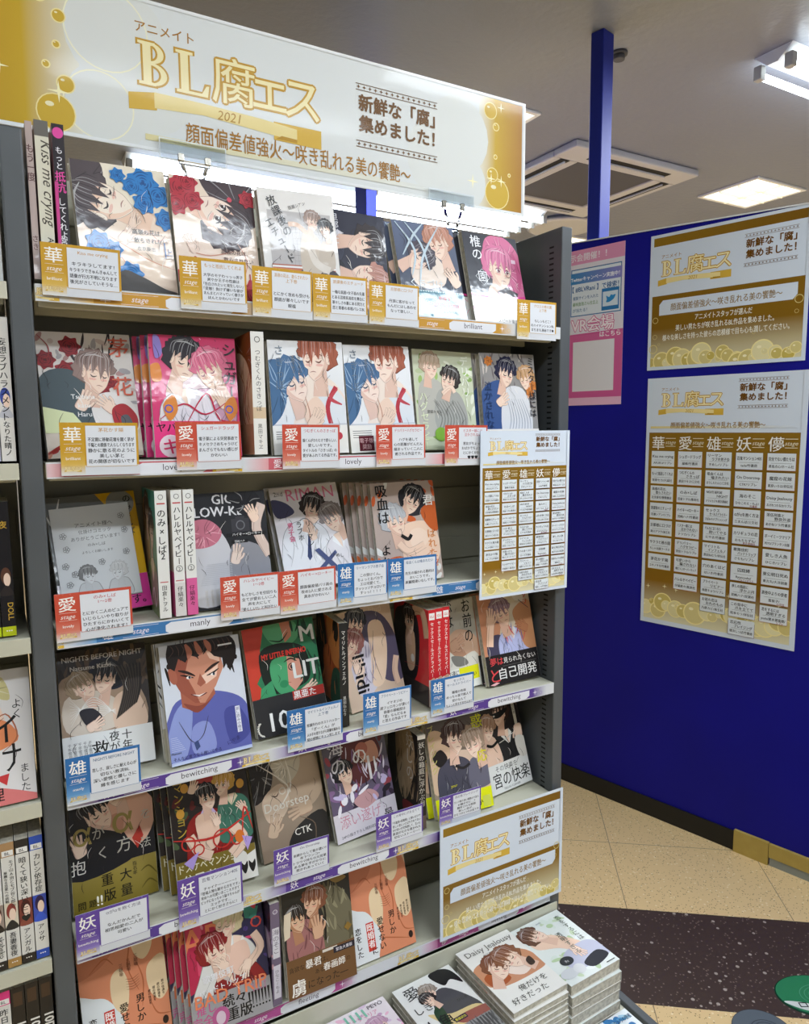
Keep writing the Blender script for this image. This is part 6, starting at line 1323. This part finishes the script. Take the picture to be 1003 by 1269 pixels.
for i, lb in enumerate(('leftmost of three red spines, showing its dark cover', 'middle one of three red spines', 'rightmost of three red spines beside the grey fist comic')):
    put('red_spine', pose(.609+i*.0172, .008+.003*i, 3, 0, .02, 0, .0155, .128, True), lb, 'red spines on the fourth shelf')
face('omae', c_omae(), 3, .6655, .0475, .0726, .1685, .0254, 'grey comic with a large fist and black writing', t=.012, w=.098, h=.176)
face('selfhelp', c_selfhelp(), 3, .7649, .0343, -.0362, .2412, .0274, 'black-banded comic at the right end of the fourth shelf', t=.013, copies=1, dx=-.006)
# fifth shelf
face('alpha', c_alpha(), 4, .0035, .060, .12, .2681, -.055, 'black comic with a wide gold paper band')
face('crowd', c_crowd(), 4, .155, .0343, -.0843, .2667, .0349, 'red and black comic of a crowded group', t=.013, copies=2, dx=-.010, step=.0155)
face('doorstep', c_doorstep(), 4, .3022, .0527, .0075, .3406, .0362, 'beige comic with white English title')
face('purple', c_purple(), 4, .4381, .0451, .0031, .2039, .0852, 'purple comic with a pale paper band', t=.013)
D = c_garden(); proto('garden', D, .0165, .128, .182)
put('garden', pose(.5885, .014, 4, -.05, .02, 0, .0165, .128, True), 'dark comic turned to show a black spine between purple and yellow comics')
face('yellow', c_yellow(), 4, .6348, .0178, -.0325, .2873, 0, 'comic of a couple with a bright yellow band', t=.014, copies=1, dx=-.012)
face('mask', c_mask(), 4, .7686, .0402, .0591, .274, .048, 'comic of a masked man in a black vest', t=.013, w=.122)
# lowest shelf
D = c_peach(); face('peach', D, 5, .0075, .0288, .0122, .2482, .0258, 'peach torso comic at the left end of the lowest shelf')
face('trip', c_trip(), 5, .1617, -.0041, -.0517, .2536, .0181, 'blond and red-haired pair comic with a grey band', t=.0105, copies=5, dx=-.0085, step=.0122)
D = c_umi(); proto('umi', D, .016, .128, .182)
put('umi', pose(.2915, -.006, 5, 0, .02, 0, .0155, .128, True), 'grey-purple spine upright beside the brown-banded comic')
face('samurai', c_samurai(), 5, .3175, -.0111, .0119, .1978, -.0171, 'dark comic with a brown paper band')
put('peach', pose(.449, .0036, 5, .0094, .2997, 0), 'peach torso comic right of the brown-banded comic, beside empty shelf')

# flat piles on the display base
def pile(key, kind, x, y, rz, n, t, ztop, desc, w=.128, h=.170):
    proto(key, c_flat(kind), t, w, h)
    rnd = random.Random(len(key)*7+n)
    for i in range(n):
        z = ztop-t*(i+1)-.0004*i
        m = Matrix.Translation((x+(rnd.uniform(-.003, .003) if i else 0), y+(rnd.uniform(-.006, .0) if i else 0), z+t)) @ Matrix.Rotation(rz+(rnd.uniform(-.02, .004) if i else 0), 4, 'Z') @ Matrix.Rotation(-math.pi/2, 4, 'X')
        lb = f'{desc}, topmost of its pile' if i == 0 else f'{(["second", "third", "fourth", "fifth", "sixth", "seventh", "eighth", "ninth", "tenth"])[i-1]} down, {desc}'
        if n == 1: lb = desc
        put(key, m, lb, f'pile of the {desc}' if n > 1 else None)
pile('pale_green', 'green', .794, -.182, .045, 5, .0205, -.945, 'pale green comic at the right front')
pile('brown_pair', 'brown', .662, -.182, .045, 9, .0118, -.9405, 'white comic with two brown-haired heads')
pile('wolf', 'wolf', .522, -.182, .045, 7, .0125, -.9610, 'white comic with a black bird')
pile('maria', 'maria', .378, -.182, .045, 7, .0125, -.966, 'pink pastel comic')
pile('blue_low', 'blue', .806, -.362, .04, 1, .016, -1.0425, 'white comic with blue flowers lying low before the piles')

# neighbouring bookcase at the left edge
def spine_row(items, row, xr, y=.004, lean=.02):
    x = xr
    for key, d, t, h, lb in items:
        proto(key, d, t, .128, h); x -= t
        put(key, pose(x, y, row, 0, lean, 0, t, .128, True), lb); x -= .0012
spine_row([('l1', c_spine('妄想ラブハラスメント', 'なりた晴ノ', 'd9d6d0', '1c1c1c', pic=('d8d4d0', '3a4a9a', 'b9b9c0'), w=.13, size=.082), .0165, .186, 'white spine with black and pink title beside the left post'),
           ('l1b', c_spine('恋のうた', 'つきし', 'b9bcc6', '3a3a5a', pic=('4a4a9a', '2a2a6a', 'c8c8d0'), w=.12), .016, .186, 'grey-blue spine cut off by the left edge')], 1, -.0335)
for o in [q for q in COL.objects if q.get('label', '').startswith('white spine with black and pink')]: pass
spine_row([('l2', c_spine('夜', 'DOLL', '17151a', 'c8a23c', w=.13, pic=('17151a', '5a3a2a', '2a2424'), base='b8c01c'), .0165, .182, 'black spine with a yellow-green foot on the neighbouring shelf'),
           ('l2b', c_spine('影', 'DOLL', '1d1a1c', 'c8a23c', w=.13, base='b8c01c'), .0165, .182, 'black spine cut off at the left edge, yellow-green foot')], 2, -.047, .012)
A = Art(bg='dcd9d8'); A.B([(.2, 1.2), (.6, 1.2), (.75, .8), (.6, .5), (.2, .5)], 'ead0c0'); hairmass(A, [(.3, 1.4), (.7, 1.38), (.8, 1.1), (.6, 1.15), (.4, 1.1)], 'c9c08a', 14, 3); A.B([(.3, .85), (.7, .9), (.85, .65), (.4, .55)], 'e08a5c'); A.S([(.55, .8), (.75, .95), (.85, .7), (.7, .55)], .016, 'b06a4c')
A.V('よく', .86, 1.10, .11, '1c1c1c'); A.T('イ', .72, .66, .34, '1c1c1c'); A.T('け', .74, .36, .34, '1c1c1c'); A.V('ました', .90, .40, .10, '1c1c1c'); A.B([(0, .2), (.4, .25), (.9, .1), (1, 0), (0, 0)], 'd87a78'); A.T('理', .62, .06, .15, '1c1c1c', 'c', .01); A.P([(.6, .3), (.75, .32), (.72, .2)], 'c83a3c')
face('l3', dict(A=A, edge='cfcac0'), 3, -.1635, .006, 0, .24, 0, 'white and orange face-out comic on the neighbouring bookcase')
spine_row([('l4', c_spine('カレシ依存症', 'アッサ', 'd9d7d0', '222', '2c4fae', ('3a4fae', '2a1c4a', '3a5ac8'), '2c4fae', .126, size=.075), .0165, .182, 'white spine with blue top and blue picture, next to the post'),
           ('l4b', c_spine('暗くて狭い深いとこ♥', 'アシガル丸', 'd9d7d0', '222', '2a2624', ('7a3c34', '4a1c1c', '8a4a3c'), '2a2624', .126, size=.074), .0165, .182, 'white spine with black top and red-brown picture'),
           ('l4c', c_spine('モブ山A治とモブ谷C郎の', '吾妻香夜', 'd9d7d0', '333', 'a8845c', ('d8cdb8', '8a3a34', '2a2a2a'), 'a8824a', .126, sub='華麗なる恋愛への挑戦', size=.045), .0165, .182, 'white spine with tan top and two-line title'),
           ('l4d', c_spine('嘘と花の関係性2', 'akabeko', 'd9d7d0', '222', '2a2826', ('9a8a80', '5a3a34', '2a2420'), '2a2624', .126, size=.08), .0165, .182, 'white spine with black top at the far left edge')], 4, -.0335)
spine_row([('l5', c_caps(), .0165, .182, 'black spine with upright white capitals next to the post, bottom left'),
           ('l5b', c_caps(), .0165, .182, 'black spine with white capitals, second from the post, bottom left'),
           ('l5c', c_caps(), .0165, .182, 'black spine with white capitals, third from the post, bottom left'),
           ('l5d', c_spine('昨日の君', 'あき', 'd9d7d0', '222', 'd8387c', w=.126), .0165, .182, 'white spine with a pink top at the bottom left edge')], 5, -.0335)
face('l0', dict(A=(lambda A: (A.V('夢の', .92, .6, .08, '444'), A.B([(.3, 1.2), (.9, 1.2), (.95, .7), (.4, .6)], 'c8d4d8'), A)[-1])(Art(bg='e0e4e4')), edge='d0d4d4'), 0, -.1625, .012, 0, .12, 0, 'pale face-out comic at the upper left edge')
